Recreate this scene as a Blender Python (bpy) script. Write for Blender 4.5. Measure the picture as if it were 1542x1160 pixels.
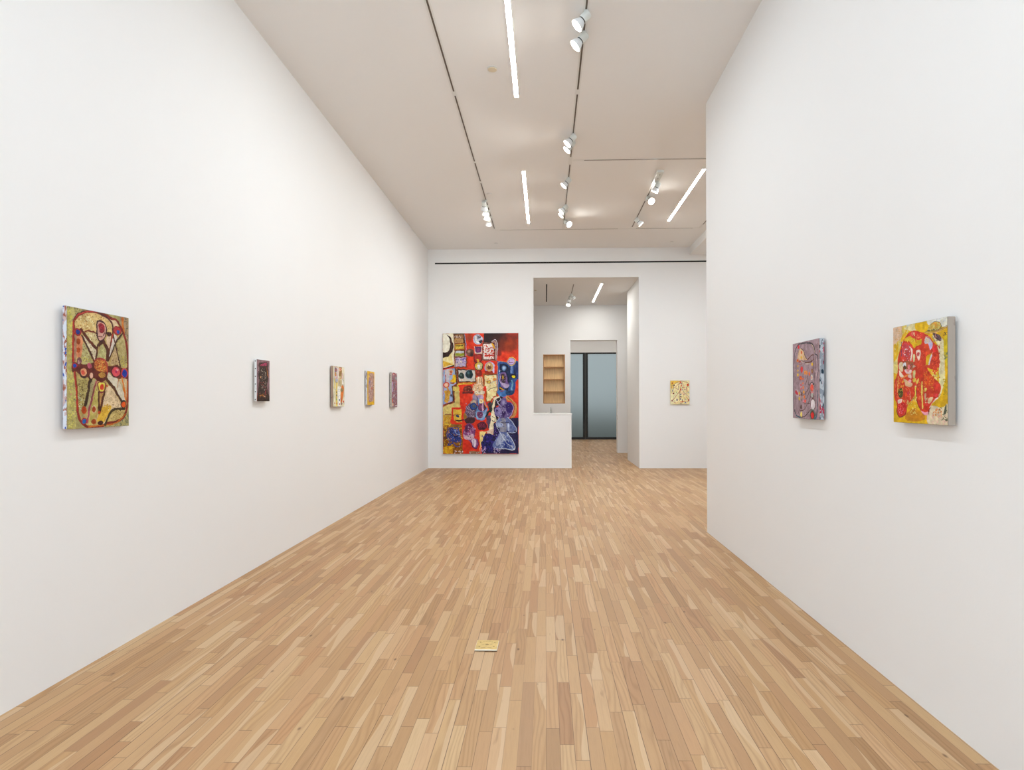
import bpy, bmesh, math, random
import numpy as np
from mathutils import Vector, Matrix

for o in list(bpy.data.objects): bpy.data.objects.remove(o, do_unlink=True)
scene = bpy.context.scene
COL = scene.collection
PI = math.pi
random.seed(5)

# ------------------------------------------------------------------ camera
F_PX = 912.0
YAW, PITCH, ROLL = 0.02687, 0.00126, 0.00251
cam_d = bpy.data.cameras.new('camera')
cam_d.sensor_fit = 'HORIZONTAL'; cam_d.sensor_width = 36.0
cam_d.lens = F_PX / 1542.0 * 36.0
cam_d.shift_x = -25.715 / 1542.0
cam_d.shift_y = 22.273 / 1542.0
cam_d.clip_start = 0.05; cam_d.clip_end = 200
cam = bpy.data.objects.new('camera', cam_d); COL.objects.link(cam)
R = (Matrix.Rotation(YAW, 3, 'Z') @ Matrix.Rotation(PITCH, 3, 'X') @ Matrix.Rotation(PI/2, 3, 'X') @ Matrix.Rotation(-ROLL, 3, 'Z'))
cam.matrix_world = Matrix.Translation((0, 0, 1.36)) @ R.to_4x4()
scene.camera = cam

# ------------------------------------------------------------------ world, exposure
vs = scene.view_settings
vs.view_transform = 'Standard'; vs.look = 'None'; vs.gamma = 1.0; vs.use_curve_mapping = False
vs.exposure = EXPOSURE = 0.0
world = bpy.data.worlds.new('world'); scene.world = world; world.use_nodes = True
wn = world.node_tree; wn.nodes.clear()
wo = wn.nodes.new('ShaderNodeOutputWorld'); wb = wn.nodes.new('ShaderNodeBackground')
wb.inputs['Color'].default_value = (0.46, 0.52, 0.545, 1); wb.inputs['Strength'].default_value = 0.85
wn.links.new(wb.outputs[0], wo.inputs[0])

LED_STRENGTH = 134.0
LED_COLOR = (0.93, 1.02, 1.09)
SPOT_W = 23.0
SPOT_COLOR = (1.0, 1.0, 0.95)
FILL_W = 215.0
FILL_COLOR = (0.82, 0.99, 1.16)

def area_light(name, loc, rot, sx, sy, power, color):
    d = bpy.data.lights.new(name, 'AREA'); d.shape = 'RECTANGLE'; d.size = sx; d.size_y = sy
    d.energy = power; d.color = color
    o = bpy.data.objects.new(name, d); COL.objects.link(o); o.location = loc; o.rotation_euler = rot
    return o
# added fill: cool daylight through an invented, unseen window behind the camera
area_light('added_rear_fill', (-0.35, -4.15, 2.2), (PI/2, 0, 0), 3.0, 3.4, FILL_W, FILL_COLOR)

# ------------------------------------------------------------------ room numbers
XL, XR, H = -2.364, 1.662, 4.417
D, E = 12.174, 6.286
OX0, OX1, HO = -0.237, 1.877, 3.829
D2, D3, D4 = 13.918, 15.716, 21.033
NX0, NX1, NZ0, NZ1 = -0.056, 0.512, 1.280, 2.555
DX0, DX1, DZ = 0.654, 1.863, 2.920

# ------------------------------------------------------------------ helpers
def bx(bm, x0, x1, y0, y1, z0, z1):
    v = [bm.verts.new(p) for p in ((x0,y0,z0),(x1,y0,z0),(x1,y1,z0),(x0,y1,z0),(x0,y0,z1),(x1,y0,z1),(x1,y1,z1),(x0,y1,z1))]
    for f in ((0,3,2,1),(4,5,6,7),(0,1,5,4),(1,2,6,5),(2,3,7,6),(3,0,4,7)): bm.faces.new([v[i] for i in f])
    return v
def lathe(bm, prof, n=32, M=None, cap0=True, cap1=True):
    rings = []
    for r, z in prof:
        rings.append([bm.verts.new((r*math.cos(2*PI*k/n), r*math.sin(2*PI*k/n), z)) for k in range(n)])
    for a, b in zip(rings, rings[1:]):
        for k in range(n): bm.faces.new((a[k], a[(k+1) % n], b[(k+1) % n], b[k]))
    if cap0: bm.faces.new(list(reversed(rings[0])))
    if cap1: bm.faces.new(rings[-1])
    if M is not None: bmesh.ops.transform(bm, matrix=M, verts=[v for r in rings for v in r])
def obj(name, bm, mat, parent=None, bevel=0, smooth=False):
    if bevel:
        bmesh.ops.bevel(bm, geom=list(bm.edges), offset=bevel, segments=2, profile=.6, affect='EDGES')
    bmesh.ops.recalc_face_normals(bm, faces=bm.faces)
    me = bpy.data.meshes.new(name); bm.to_mesh(me); bm.free()
    if smooth:
        for p in me.polygons: p.use_smooth = True
        try: me.set_sharp_from_angle(angle=math.radians(35))
        except Exception: pass
    me.materials.append(mat)
    o = bpy.data.objects.new(name, me); COL.objects.link(o)
    if parent is not None: o.parent = parent
    return o
def boxobj(name, c, mat, parent=None, bevel=0):
    bm = bmesh.new(); bx(bm, *c); return obj(name, bm, mat, parent, bevel)
def struct(name, boxes, mat):
    bm = bmesh.new()
    for c in boxes: bx(bm, *c)
    o = obj(name, bm, mat); o['kind'] = 'structure'; return o
def tag(o, label, cat, group=None):
    o['label'] = label; o['category'] = cat
    if group: o['group'] = group
    return o
def thing(name, label, cat, loc=(0,0,0), group=None):
    o = bpy.data.objects.new(name, None); COL.objects.link(o); o.location = loc
    o.empty_display_size = .1
    return tag(o, label, cat, group)
def srgb(h):
    h = h.lstrip('#'); c = [int(h[i:i+2], 16)/255 for i in (0, 2, 4)]
    return tuple(x/12.92 if x <= .04045 else ((x+.055)/1.055)**2.4 for x in c)
def mat(name, color, rough=.6, metal=0, emit=None, estr=0, spec=.5, bump=0, bscale=200, vary=0, vscale=3):
    m = bpy.data.materials.new(name); m.use_nodes = True
    nt = m.node_tree; b = nt.nodes['Principled BSDF']
    c = (*color, 1)
    b.inputs['Base Color'].default_value = c
    b.inputs['Roughness'].default_value = rough; b.inputs['Metallic'].default_value = metal
    b.inputs['Specular IOR Level'].default_value = spec
    tc = nt.nodes.new('ShaderNodeTexCoord')
    if vary:
        n = nt.nodes.new('ShaderNodeTexNoise'); n.inputs['Scale'].default_value = vscale; n.inputs['Detail'].default_value = 4
        nt.links.new(tc.outputs['Object'], n.inputs['Vector'])
        r = nt.nodes.new('ShaderNodeValToRGB')
        r.color_ramp.elements[0].position = .3; r.color_ramp.elements[1].position = .7
        r.color_ramp.elements[0].color = (*[x*(1-vary) for x in color], 1)
        r.color_ramp.elements[1].color = (*[min(1, x*(1+vary)) for x in color], 1)
        nt.links.new(n.outputs['Fac'], r.inputs['Fac']); nt.links.new(r.outputs['Color'], b.inputs['Base Color'])
    if bump:
        n = nt.nodes.new('ShaderNodeTexNoise'); n.inputs['Scale'].default_value = bscale; n.inputs['Detail'].default_value = 3
        nt.links.new(tc.outputs['Object'], n.inputs['Vector'])
        bp = nt.nodes.new('ShaderNodeBump'); bp.inputs['Strength'].default_value = bump; bp.inputs['Distance'].default_value = .002
        nt.links.new(n.outputs['Fac'], bp.inputs['Height']); nt.links.new(bp.outputs['Normal'], b.inputs['Normal'])
    if emit:
        b.inputs['Emission Color'].default_value = (*emit, 1); b.inputs['Emission Strength'].default_value = estr
    return m

# ------------------------------------------------------------------ materials
M = {}
M['wall'] = mat('white_wall_paint', (.85, .845, .835), .85, spec=.25, bump=.12, bscale=90, vary=.006, vscale=.8)
M['ceiling'] = mat('white_ceiling_paint', (.86, .85, .835), .9, spec=.2, bump=.08, bscale=60, vary=.006, vscale=.6)
M['white_metal'] = mat('white_powder_coat', (.78, .775, .75), .45)
M['housing'] = mat('white_enamel_housing', (.70, .72, .68), .4)
M['reflector'] = mat('frosted_white_glass', (.74, .76, .77), .35, emit=(1, .95, .88), estr=.04)
M['slot'] = mat('dark_bronze_channel', (.105, .080, .058), .5, vary=.35, vscale=14)
M['black'] = mat('black_anodised_metal', (.010, .010, .009), .4)
M['black_slot'] = mat('black_air_slot', (.006, .005, .005), .8)
M['led'] = mat('opal_led_diffuser', (.9, .9, .9), .5, emit=LED_COLOR, estr=LED_STRENGTH)
M['led_dim'] = mat('opal_led_diffuser_passage', (.9, .9, .9), .5, emit=(1.0, .99, .95), estr=LED_STRENGTH*.73)
M['lens'] = mat('lit_lamp_lens', (.9, .9, .9), .3, emit=(1, .93, .82), estr=14)
M['cover'] = mat('cream_cover_plate', (.74, .64, .47), .6)
M['counter'] = mat('white_solid_surface', (.84, .83, .81), .4)
M['brass'] = mat('pale_brass_plate', (.66, .47, .17), .42, metal=.35, vary=.12, vscale=60)
M['brass_edge'] = mat('bright_worn_brass', (.80, .74, .60), .35, metal=.2)
M['engraving'] = mat('dull_brass_engraving', (.34, .22, .07), .6)
M['steel'] = mat('brushed_steel', (.42, .42, .40), .35, metal=.8)
M['track_grey'] = mat('dark_grey_rubber_seal', (.06, .062, .06), .6)
M['smoke'] = mat('grey_tinted_glass', (.36, .36, .32), .2)
M['asphalt'] = mat('grey_pavement', (.11, .115, .09), .9, bump=.4, bscale=40)
M['threshold'] = mat('oak_threshold', (.62, .46, .28), .4)

def wood_floor():
    m = bpy.data.materials.new('oak_strip_floor'); m.use_nodes = True
    nt = m.node_tree; N = nt.nodes; L = nt.links; b = N['Principled BSDF']
    def node(t, **k):
        n = N.new(t)
        for a, v in k.items(): setattr(n, a, v)
        return n
    def math_(op, a, c=None, d=None):
        n = node('ShaderNodeMath', operation=op)
        for i, v in enumerate((a, c, d)):
            if v is None: continue
            if hasattr(v, 'links'): L.new(v, n.inputs[i])
            else: n.inputs[i].default_value = v
        return n.outputs[0]
    def ramp(fac, stops, interp='LINEAR'):
        r = node('ShaderNodeValToRGB'); cr = r.color_ramp; cr.interpolation = interp
        while len(cr.elements) < len(stops): cr.elements.new(.5)
        for e, (p, c) in zip(cr.elements, stops):
            e.position = p; e.color = (*c, 1) if len(c) == 3 else c
        L.new(fac, r.inputs['Fac']); return r.outputs['Color']
    def mix(fac, a, c, mode='MIX'):
        n = node('ShaderNodeMix', data_type='RGBA', blend_type=mode)
        for idx, v in ((0, fac), (6, a), (7, c)):
            if hasattr(v, 'links'): L.new(v, n.inputs[idx])
            else: n.inputs[idx].default_value = v if idx == 0 else (*v, 1)
        return n.outputs[2]
    tc = node('ShaderNodeTexCoord'); sp = node('ShaderNodeSeparateXYZ'); L.new(tc.outputs['Object'], sp.inputs[0])
    X, Y = sp.outputs[0], sp.outputs[1]
    xr = math_('DIVIDE', X, .0552)
    row = math_('FLOOR', xr); fx = math_('FRACT', xr)
    w = math_('ADD', math_('MULTIPLY', Y, 1.9), math_('MULTIPLY', row, 13.37))
    vo = node('ShaderNodeTexVoronoi', voronoi_dimensions='1D', feature='F1'); vo.inputs['Scale'].default_value = 1
    L.new(w, vo.inputs['W'])
    ve = node('ShaderNodeTexVoronoi', voronoi_dimensions='1D', feature='DISTANCE_TO_EDGE'); ve.inputs['Scale'].default_value = 1
    L.new(w, ve.inputs['W'])
    cs = node('ShaderNodeSeparateColor'); L.new(vo.outputs['Color'], cs.inputs[0])
    r1, r2, r3 = cs.outputs
    wn1 = node('ShaderNodeTexWhiteNoise', noise_dimensions='2D'); cv = node('ShaderNodeCombineXYZ')
    L.new(vo.outputs['W'], cv.inputs[0]); L.new(row, cv.inputs[1]); L.new(cv.outputs[0], wn1.inputs['Vector'])
    r4 = wn1.outputs['Value']
    wn2 = node('ShaderNodeTexWhiteNoise', noise_dimensions='1D'); L.new(row, wn2.inputs['W']); rrow = wn2.outputs['Value']
    base = ramp(r1, [(0, srgb('ac8660')), (.10, srgb('b58e65')), (.42, srgb('bc956b')), (.72, srgb('c29c71')), (.90, srgb('c7a47b')), (1, srgb('ceae87'))])
    hue = ramp(r2, [(0, srgb('f6e2d8')), (.5, (1, 1, 1)), (1, srgb('f4ead4'))])
    c = mix(.55, base, hue, 'MULTIPLY')
    # grain coordinates, shifted plank by plank
    off = math_('MULTIPLY', r4, 40.0)
    def coords(sx, sy):
        v = node('ShaderNodeCombineXYZ')
        L.new(math_('ADD', math_('MULTIPLY', X, sx), off), v.inputs[0]); L.new(math_('ADD', math_('MULTIPLY', Y, sy), off), v.inputs[1])
        L.new(off, v.inputs[2]); return v.outputs[0]
    g = node('ShaderNodeTexNoise'); g.inputs['Scale'].default_value = 1; g.inputs['Detail'].default_value = 5; g.inputs['Roughness'].default_value = .65
    L.new(coords(170, 7), g.inputs['Vector'])
    c = mix(.5, c, ramp(g.outputs['Fac'], [(.3, (.80, .76, .71)), (.55, (1, 1, 1)), (.75, (1.0, 1.0, 1.0))]), 'MULTIPLY')
    # cathedral figure on some planks
    wv = node('ShaderNodeTexWave', wave_type='BANDS', bands_direction='X', wave_profile='SIN')
    wv.inputs['Scale'].default_value = 1.0; wv.inputs['Distortion'].default_value = 20; wv.inputs['Detail'].default_value = 2; wv.inputs['Detail Scale'].default_value = .6
    L.new(coords(13, 1.9), wv.inputs['Vector'])
    figmask = math_('MULTIPLY', math_('GREATER_THAN', r3, .45), .50)
    c = mix(figmask, c, ramp(wv.outputs['Fac'], [(.0, (.74, .67, .60)), (.35, (.96, .95, .93)), (1, (1.05, 1.05, 1.05))]), 'MULTIPLY')
    # pale sapwood edge wandering along some planks
    n1 = node('ShaderNodeTexNoise', noise_dimensions='1D'); n1.inputs['Scale'].default_value = 1.1; n1.inputs['Detail'].default_value = 1
    L.new(math_('ADD', Y, off), n1.inputs['W'])
    edge = math_('ADD', fx, math_('MULTIPLY', math_('SUBTRACT', n1.outputs['Fac'], .5), 2.6))
    sap = math_('MULTIPLY', math_('GREATER_THAN', edge, .72), math_('GREATER_THAN', r4, .70))
    c = mix(math_('MULTIPLY', sap, .62), c, srgb('cfb08b'))
    # smoky mineral streaks and knots
    n2 = node('ShaderNodeTexNoise'); n2.inputs['Scale'].default_value = 1; n2.inputs['Detail'].default_value = 3; n2.inputs['Distortion'].default_value = .6
    L.new(coords(20, 3.0), n2.inputs['Vector'])
    st = ramp(n2.outputs['Fac'], [(.66, (0, 0, 0)), (.76, (1, 1, 1))])
    c = mix(math_('MULTIPLY', st, .45), c, srgb('8c6a46'))
    kn = node('ShaderNodeTexVoronoi', feature='F1'); kn.inputs['Scale'].default_value = 1
    kv = node('ShaderNodeCombineXYZ'); L.new(math_('MULTIPLY', X, 9.0), kv.inputs[0]); L.new(math_('MULTIPLY', Y, 4.5), kv.inputs[1])
    L.new(kv.outputs[0], kn.inputs['Vector'])
    kc = node('ShaderNodeSeparateColor'); L.new(kn.outputs['Color'], kc.inputs[0])
    kd = math_('ADD', kn.outputs['Distance'], math_('MULTIPLY', n2.outputs['Fac'], .05))
    kf = math_('MULTIPLY', ramp(kd, [(.055, (1, 1, 1)), (.11, (0, 0, 0))]), math_('GREATER_THAN', kc.outputs[0], .52))
    c = mix(math_('MULTIPLY', kf, .75), c, srgb('5a3a22'))
    # joints
    dx = math_('MINIMUM', fx, math_('SUBTRACT', 1.0, fx))
    jw = math_('ADD', .010, math_('MULTIPLY', rrow, .022))
    jl = math_('LESS_THAN', dx, jw)
    je = math_('LESS_THAN', ve.outputs['Distance'], .0030)
    jdark = math_('MAXIMUM', math_('MULTIPLY', jl, math_('ADD', .30, math_('MULTIPLY', rrow, .5))), math_('MULTIPLY', je, .55))
    c = mix(jdark, c, srgb('4a3220'))
    L.new(c, b.inputs['Base Color'])
    rg = math_('ADD', .36, math_('MULTIPLY', g.outputs['Fac'], .16)); L.new(rg, b.inputs['Roughness'])
    b.inputs['Specular IOR Level'].default_value = .32
    hgt = math_('ADD', math_('MULTIPLY', g.outputs['Fac'], .2), math_('MULTIPLY', jdark, -1.0))
    bp = node('ShaderNodeBump'); bp.inputs['Strength'].default_value = .25; bp.inputs['Distance'].default_value = .002
    L.new(hgt, bp.inputs['Height']); L.new(bp.outputs['Normal'], b.inputs['Normal'])
    return m
M['floor'] = wood_floor()

def ply(name, col):
    m = mat(name, srgb(col), .5)
    nt = m.node_tree; b = nt.nodes['Principled BSDF']; tc = nt.nodes.new('ShaderNodeTexCoord'); mp = nt.nodes.new('ShaderNodeMapping')
    mp.inputs['Scale'].default_value = (60, 60, 4); nt.links.new(tc.outputs['Object'], mp.inputs['Vector'])
    n = nt.nodes.new('ShaderNodeTexNoise'); n.inputs['Scale'].default_value = 1; n.inputs['Detail'].default_value = 4
    nt.links.new(mp.outputs[0], n.inputs['Vector']); r = nt.nodes.new('ShaderNodeValToRGB')
    k = srgb(col); r.color_ramp.elements[0].position = .3; r.color_ramp.elements[1].position = .7
    r.color_ramp.elements[0].color = (*[x*.86 for x in k], 1); r.color_ramp.elements[1].color = (*[min(1, x*1.1) for x in k], 1)
    nt.links.new(n.outputs['Fac'], r.inputs['Fac']); nt.links.new(r.outputs[0], b.inputs['Base Color'])
    return m
M['ply'] = ply('birch_plywood', 'f8d29a'); M['ply_edge'] = ply('oiled_plywood_edge', 'c4915c')

def frosted():
    m = bpy.data.materials.new('frosted_glass'); m.use_nodes = True
    b = m.node_tree.nodes['Principled BSDF']
    b.inputs['Base Color'].default_value = (.90, .95, .94, 1); b.inputs['Roughness'].default_value = .34
    b.inputs['Transmission Weight'].default_value = 1; b.inputs['IOR'].default_value = 1.25
    return m
M['frosted'] = frosted()

# ------------------------------------------------------------------ the setting
struct('floor', [(-4.2, 7.2, -4.0, D4+.12, -.12, 0)], M['floor'])
struct('ceiling', [(-3.0, 7.2, -4.0, D+.2, H, H+.15), (-4.2, 7.2, D+.2, D4+.3, HO, HO+.15)], M['ceiling'])
struct('wall_left', [(XL-.2, XL, -4.0, D+.2, 0, H)], M['wall'])
struct('wall_right', [(XR, XR+.18, -4.0, E, 0, H)], M['wall'])
struct('wall_alcove', [(5.4, 5.6, 2.8, D, 0, H), (XR+.18, 5.4, 2.8, 3.0, 0, H)], M['wall'])  # unseen side wall, set closer in to brighten the far wall's right end
struct('wall_rear', [(XL, -1.8, -4.0, -3.8, 0, H), (1.1, XR, -4.0, -3.8, 0, H), (-1.8, 1.1, -4.0, -3.8, 0, .5), (-1.8, 1.1, -4.0, -3.8, 3.9, H)], M['wall'])  # window opening invented to let the added fill light in
struct('wall_far', [(XL, OX0, D, D+.2, 0, H)], M['wall'])
struct('wall_far_header', [(OX0, OX1, D, D+.2, HO, H)], M['wall'])
struct('wall_far_right', [(OX1, 5.6, D, D2, 0, H)], M['wall'])
struct('wall_counter', [(OX0, .524, D, D+.55, 0, 1.058)], M['wall'])
struct('wall_hall', [(-4.2, NX0, D3, D3+.25, 0, HO), (NX0, NX1, D3, D3+.25, 0, NZ0), (NX0, NX1, D3, D3+.25, NZ1, HO),
                     (NX0, NX1, D3+.17, D3+.25, NZ0, NZ1), (NX1, DX0, D3, D3+.25, 0, HO),
                     (DX0, DX1, D3, D3+.25, DZ, HO), (DX1, 5.0, D3, D3+.25, 0, HO)], M['wall'])
struct('wall_hall_left', [(-1.7, -1.5, D+.2, D4, 0, HO)], M['wall'])  # unseen wall, moved in so its bounce brightens the passage
struct('wall_hall_right', [(4.0, 4.2, D2, D4, 0, HO)], M['wall'])
struct('wall_entry', [(-4.0, 5.0, D4, D4+.12, 3.02, HO), (-4.0, .18, D4, D4+.12, 0, 3.02), (2.58, 5.0, D4, D4+.12, 0, 3.02)], M['wall'])
struct('trim_1', [(2.886, 5.4, 6.2, D, 4.269, H)], M['ceiling'])
struct('trim_2', [(DX0-.02, DX1+.02, D3+.002, D3+.05, 0, .004)], M['threshold'])
struct('ground_outside', [(-25, 25, D4+.12, 60, -.14, -.02)], M['asphalt'])

# glazed entrance doors
def glass_door(n, x0, x1, stile_l, stile_r):
    y0, y1 = D4+.02, D4+.075
    f = struct('door_%d' % n, [(x0, x0+stile_l, y0, y1, .006, 3.02), (x1-stile_r, x1, y0, y1, .006, 3.02),
                          (x0+stile_l, x1-stile_r, y0, y1, .006, .085), (x0+stile_l, x1-stile_r, y0, y1, 2.972, 3.02)], M['black'])
    boxobj('pane', (x0+stile_l, x1-stile_r, y0+.02, y0+.032, .085, 2.972), M['frosted'], f)
    return f
d1 = glass_door(1, .19, 1.368, .07, .066)
d2 = glass_door(2, 1.412, 2.57, .066, .10)
boxobj('pull_handle', (1.335, 1.355, D4-.035, D4-.015, .95, 1.75), M['black'], d1, .004)
boxobj('lock_plate', (1.325, 1.36, D4+.005, D4+.019, .78, .88), M['black'], d1, .003)
boxobj('lock_plate', (1.42, 1.455, D4+.005, D4+.019, .78, .88), M['black'], d2, .003)
struct('trim_3', [(1.369, 1.411, D4+.03, D4+.06, .004, 3.02)], M['track_grey'])
sp_ = boxobj('strike_plate', (DX1-.003, DX1, D3+.05, D3+.08, .86, .98), M['steel'])
tag(sp_, 'small steel strike plate on the right side of the inner doorway', 'door hardware')

# ------------------------------------------------------------------ joinery
t = thing('recessed_shelf', 'tall recessed birch plywood shelf unit above the white counter', 'shelf unit', ((NX0+NX1)/2, D3, NZ0))
def rel(c, o):
    l = o.location; return (c[0]-l.x, c[1]-l.x, c[2]-l.y, c[3]-l.y, c[4]-l.z, c[5]-l.z)
y0, y1 = D3-.004, D3+.168
boxobj('back_panel', rel((NX0+.004, NX1-.004, y1-.012, y1, NZ0+.004, NZ1-.004), t), M['ply'], t)
for a, b_ in ((NX0+.002, NX0+.022), (NX1-.022, NX1-.002)):
    boxobj('side_panel', rel((a, b_, y0, y1-.012, NZ0+.002, NZ1-.002), t), M['ply_edge'], t)
boxobj('top_panel', rel((NX0+.022, NX1-.022, y0, y1-.012, NZ1-.022, NZ1-.002), t), M['ply_edge'], t)
boxobj('bottom_panel', rel((NX0+.022, NX1-.022, y0, y1-.012, NZ0+.002, NZ0+.020), t), M['ply_edge'], t)
for z in (2.227, 1.908, 1.590):
    boxobj('shelf', rel((NX0+.022, NX1-.022, y0+.006, y1-.012, z-.010, z+.010), t), M['ply_edge'], t)

ct = boxobj('countertop', (OX0, .536, D-.006, D+.60, 1.072, 1.102), M['counter'], None, .003)
tag(ct, 'thin white countertop slab on the low wall left of the passage', 'countertop')
sg = boxobj('shadow_gap', (OX0, .522, D+.006, D+.54, 1.058, 1.072), M['counter'], ct)

t = thing('tapered_ornament', 'small grey tapered ornament standing on the white countertop', 'ornament', (.115, D+.30, 1.102))
bm = bmesh.new(); lathe(bm, [(.022, 0), (.023, .003), (.023, .018), (.020, .021)], 24); obj('base', bm, M['steel'], t, smooth=True)
bm = bmesh.new(); lathe(bm, [(.019, .021), (.016, .05), (.011, .085), (.006, .115), (.003, .128), (.001, .131)], 24); obj('spire', bm, M['smoke'], t, smooth=True)

# ------------------------------------------------------------------ floor plate
t = thing('floor_plate', 'small square brass floor plate set on the oak boards', 'floor plate', (-.3255, 3.341, 0))
t.rotation_euler = (0, 0, -.012)
bm = bmesh.new(); bx(bm, -.0605, .0605, -.064, .064, 0, .004); obj('base', bm, M['black'], t)
bm = bmesh.new(); bx(bm, -.0612, .0612, -.0655, .0655, .004, .010); obj('rim', bm, M['brass_edge'], t, .001)
bm = bmesh.new(); bx(bm, -.0595, .0595, -.0605, .064, .010, .0108); obj('plate', bm, M['brass'], t)
for sx in (-1, 1):
    for sy in (-1, 1):
        bm = bmesh.new(); lathe(bm, [(.0045, .0108), (.0040, .0120)], 16, Matrix.Translation((sx*.040, .004+sy*.030, 0))); obj('screw', bm, M['engraving'], t)
bm = bmesh.new(); lathe(bm, [(.0095, .0108), (.0095, .0113)], 20, Matrix.Translation((0, .004, 0))); obj('centre_ring', bm, M['engraving'], t)
for (a, b_, y) in ((-.028, -.004, .046), (.004, .028, .046), (-.028, -.006, -.038), (.006, .028, -.038), (-.030, -.018, .004), (.018, .030, .004)):
    bm = bmesh.new(); bx(bm, a, b_, y-.0012, y+.0012, .0108, .0111); obj('engraved_line', bm, M['engraving'], t)

# ------------------------------------------------------------------ ceiling tracks
def track(label, axis, a0, a1, c, z, slots, w=.046, sw=.0150, group='recessed lighting tracks'):
    # axis 'y': runs along Y at x=c ; axis 'x': runs along X at y=c
    mid = (a0+a1)/2
    t = thing('lighting_track', label, 'track', (c, mid, z) if axis == 'y' else (mid, c, z), group)
    def B(p0, p1, q, z0, z1):
        return (-q, q, p0-mid, p1-mid, z0, z1) if axis == 'y' else (p0-mid, p1-mid, -q, q, z0, z1)
    bm = bmesh.new(); bx(bm, *B(a0, a1, w/2, -.003, 0)); obj('flange', bm, M['white_metal'], t)
    for s0, s1 in slots:
        bm = bmesh.new(); bx(bm, *B(s0, s1, sw/2, -.0042, -.0031)); obj('slot', bm, M['slot'], t)
    return t
XA, XB, XC = -.896, .326, 1.535
track('long lighting track on the left half of the gallery ceiling, nearest the left wall', 'y', 2.6, 10.79, XA, H, [(2.65, 5.95), (6.04, 7.70), (7.76, 8.40), (8.48, 10.72)])
track('long lighting track running down the middle of the gallery ceiling toward the passage', 'y', 2.6, 10.79, XB, H, [(2.65, 5.95), (6.05, 7.60), (7.85, 10.45)])
track('short lighting track left of the rightmost ceiling light strip', 'y', 8.50, 10.79, XC, H, [(8.52, 9.20), (9.32, 10.70)])
track('lighting track crossing the ceiling sideways, the nearer of two', 'x', XB+.03, 2.86, 7.71, H, [(.50, 2.8)])
track('lighting track crossing the ceiling sideways in front of the far wall', 'x', XA, 2.75, 10.815, H, [(-.80, 1.30), (1.62, 2.62)], w=.04, sw=.010)
track('lighting track running beside the soffit on the right', 'y', 7.75, 10.79, 2.745, H, [(7.8, 10.60)])
track('short lighting track on the lower ceiling of the back passage', 'y', 12.86, 15.15, .606, HO, [(12.88, 15.1)])

fb = thing('track_feed_box', 'white power feed box at the near end of the short track', 'track fitting', (XC, 8.28, H))
bm = bmesh.new(); bx(bm, -.045, .045, -.21, .21, -.035, 0); obj('body', bm, M['housing'], fb, .004)
for dy in (-.12, .02, .15):
    bm = bmesh.new(); lathe(bm, [(.009, -.0375), (.009, -.035)], 12, Matrix.Translation((.006, dy, 0))); obj('screw', bm, M['black'], fb)

# ------------------------------------------------------------------ LED strips
def led(label, x, y0, y1, z, w=.040, m='led'):
    mid = (y0+y1)/2
    t = thing('linear_ceiling_light', label, 'ceiling light', (x, mid, z), 'linear LED ceiling lights')
    bm = bmesh.new(); bx(bm, -w/2-.006, w/2+.006, y0-mid-.006, y1-mid+.006, -.004, 0); obj('frame', bm, M['white_metal'], t)
    bm = bmesh.new(); bx(bm, -w/2, w/2, y0-mid, y1-mid, -.0043, -.0040); obj('diffuser', bm, M[m], t)
led('glowing light strip overhead cut off by the top of the photo', -.282, 3.73, 6.085, H)
led('glowing light strip in the middle of the ceiling, before the far wall', -.283, 8.06, 10.415, H)
led('glowing light strip behind the corner of the right wall', 2.105, 8.06, 10.37, H)
led('glowing light strip on the ceiling of the back passage', 1.198, 12.83, 15.21, HO, m='led_dim')
led('added fill light strip on the ceiling behind the viewpoint', -.282, -.60, 1.755, H)  # unseen strip added to even out the light on the near walls
led('added fill light strip deep in the side room', 3.4, 3.8, 6.1, H)  # added out of view to brighten the side room
led('added fill light strip under the soffit of the side room, out of view', 4.3, 8.06, 10.37, 4.269)  # another unseen strip, added to lift the far right wall
led('added fill light strip in the entry hall before the glass doors, left one', .5, 17.7, 20.1, HO, m='led_dim')  # made-up strip that brightens the entry hall and door header
led('added fill light strip in the entry hall before the glass doors, right one', 2.2, 17.7, 20.1, HO, m='led_dim')  # second made-up strip, added for more light in the entry hall

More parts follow.
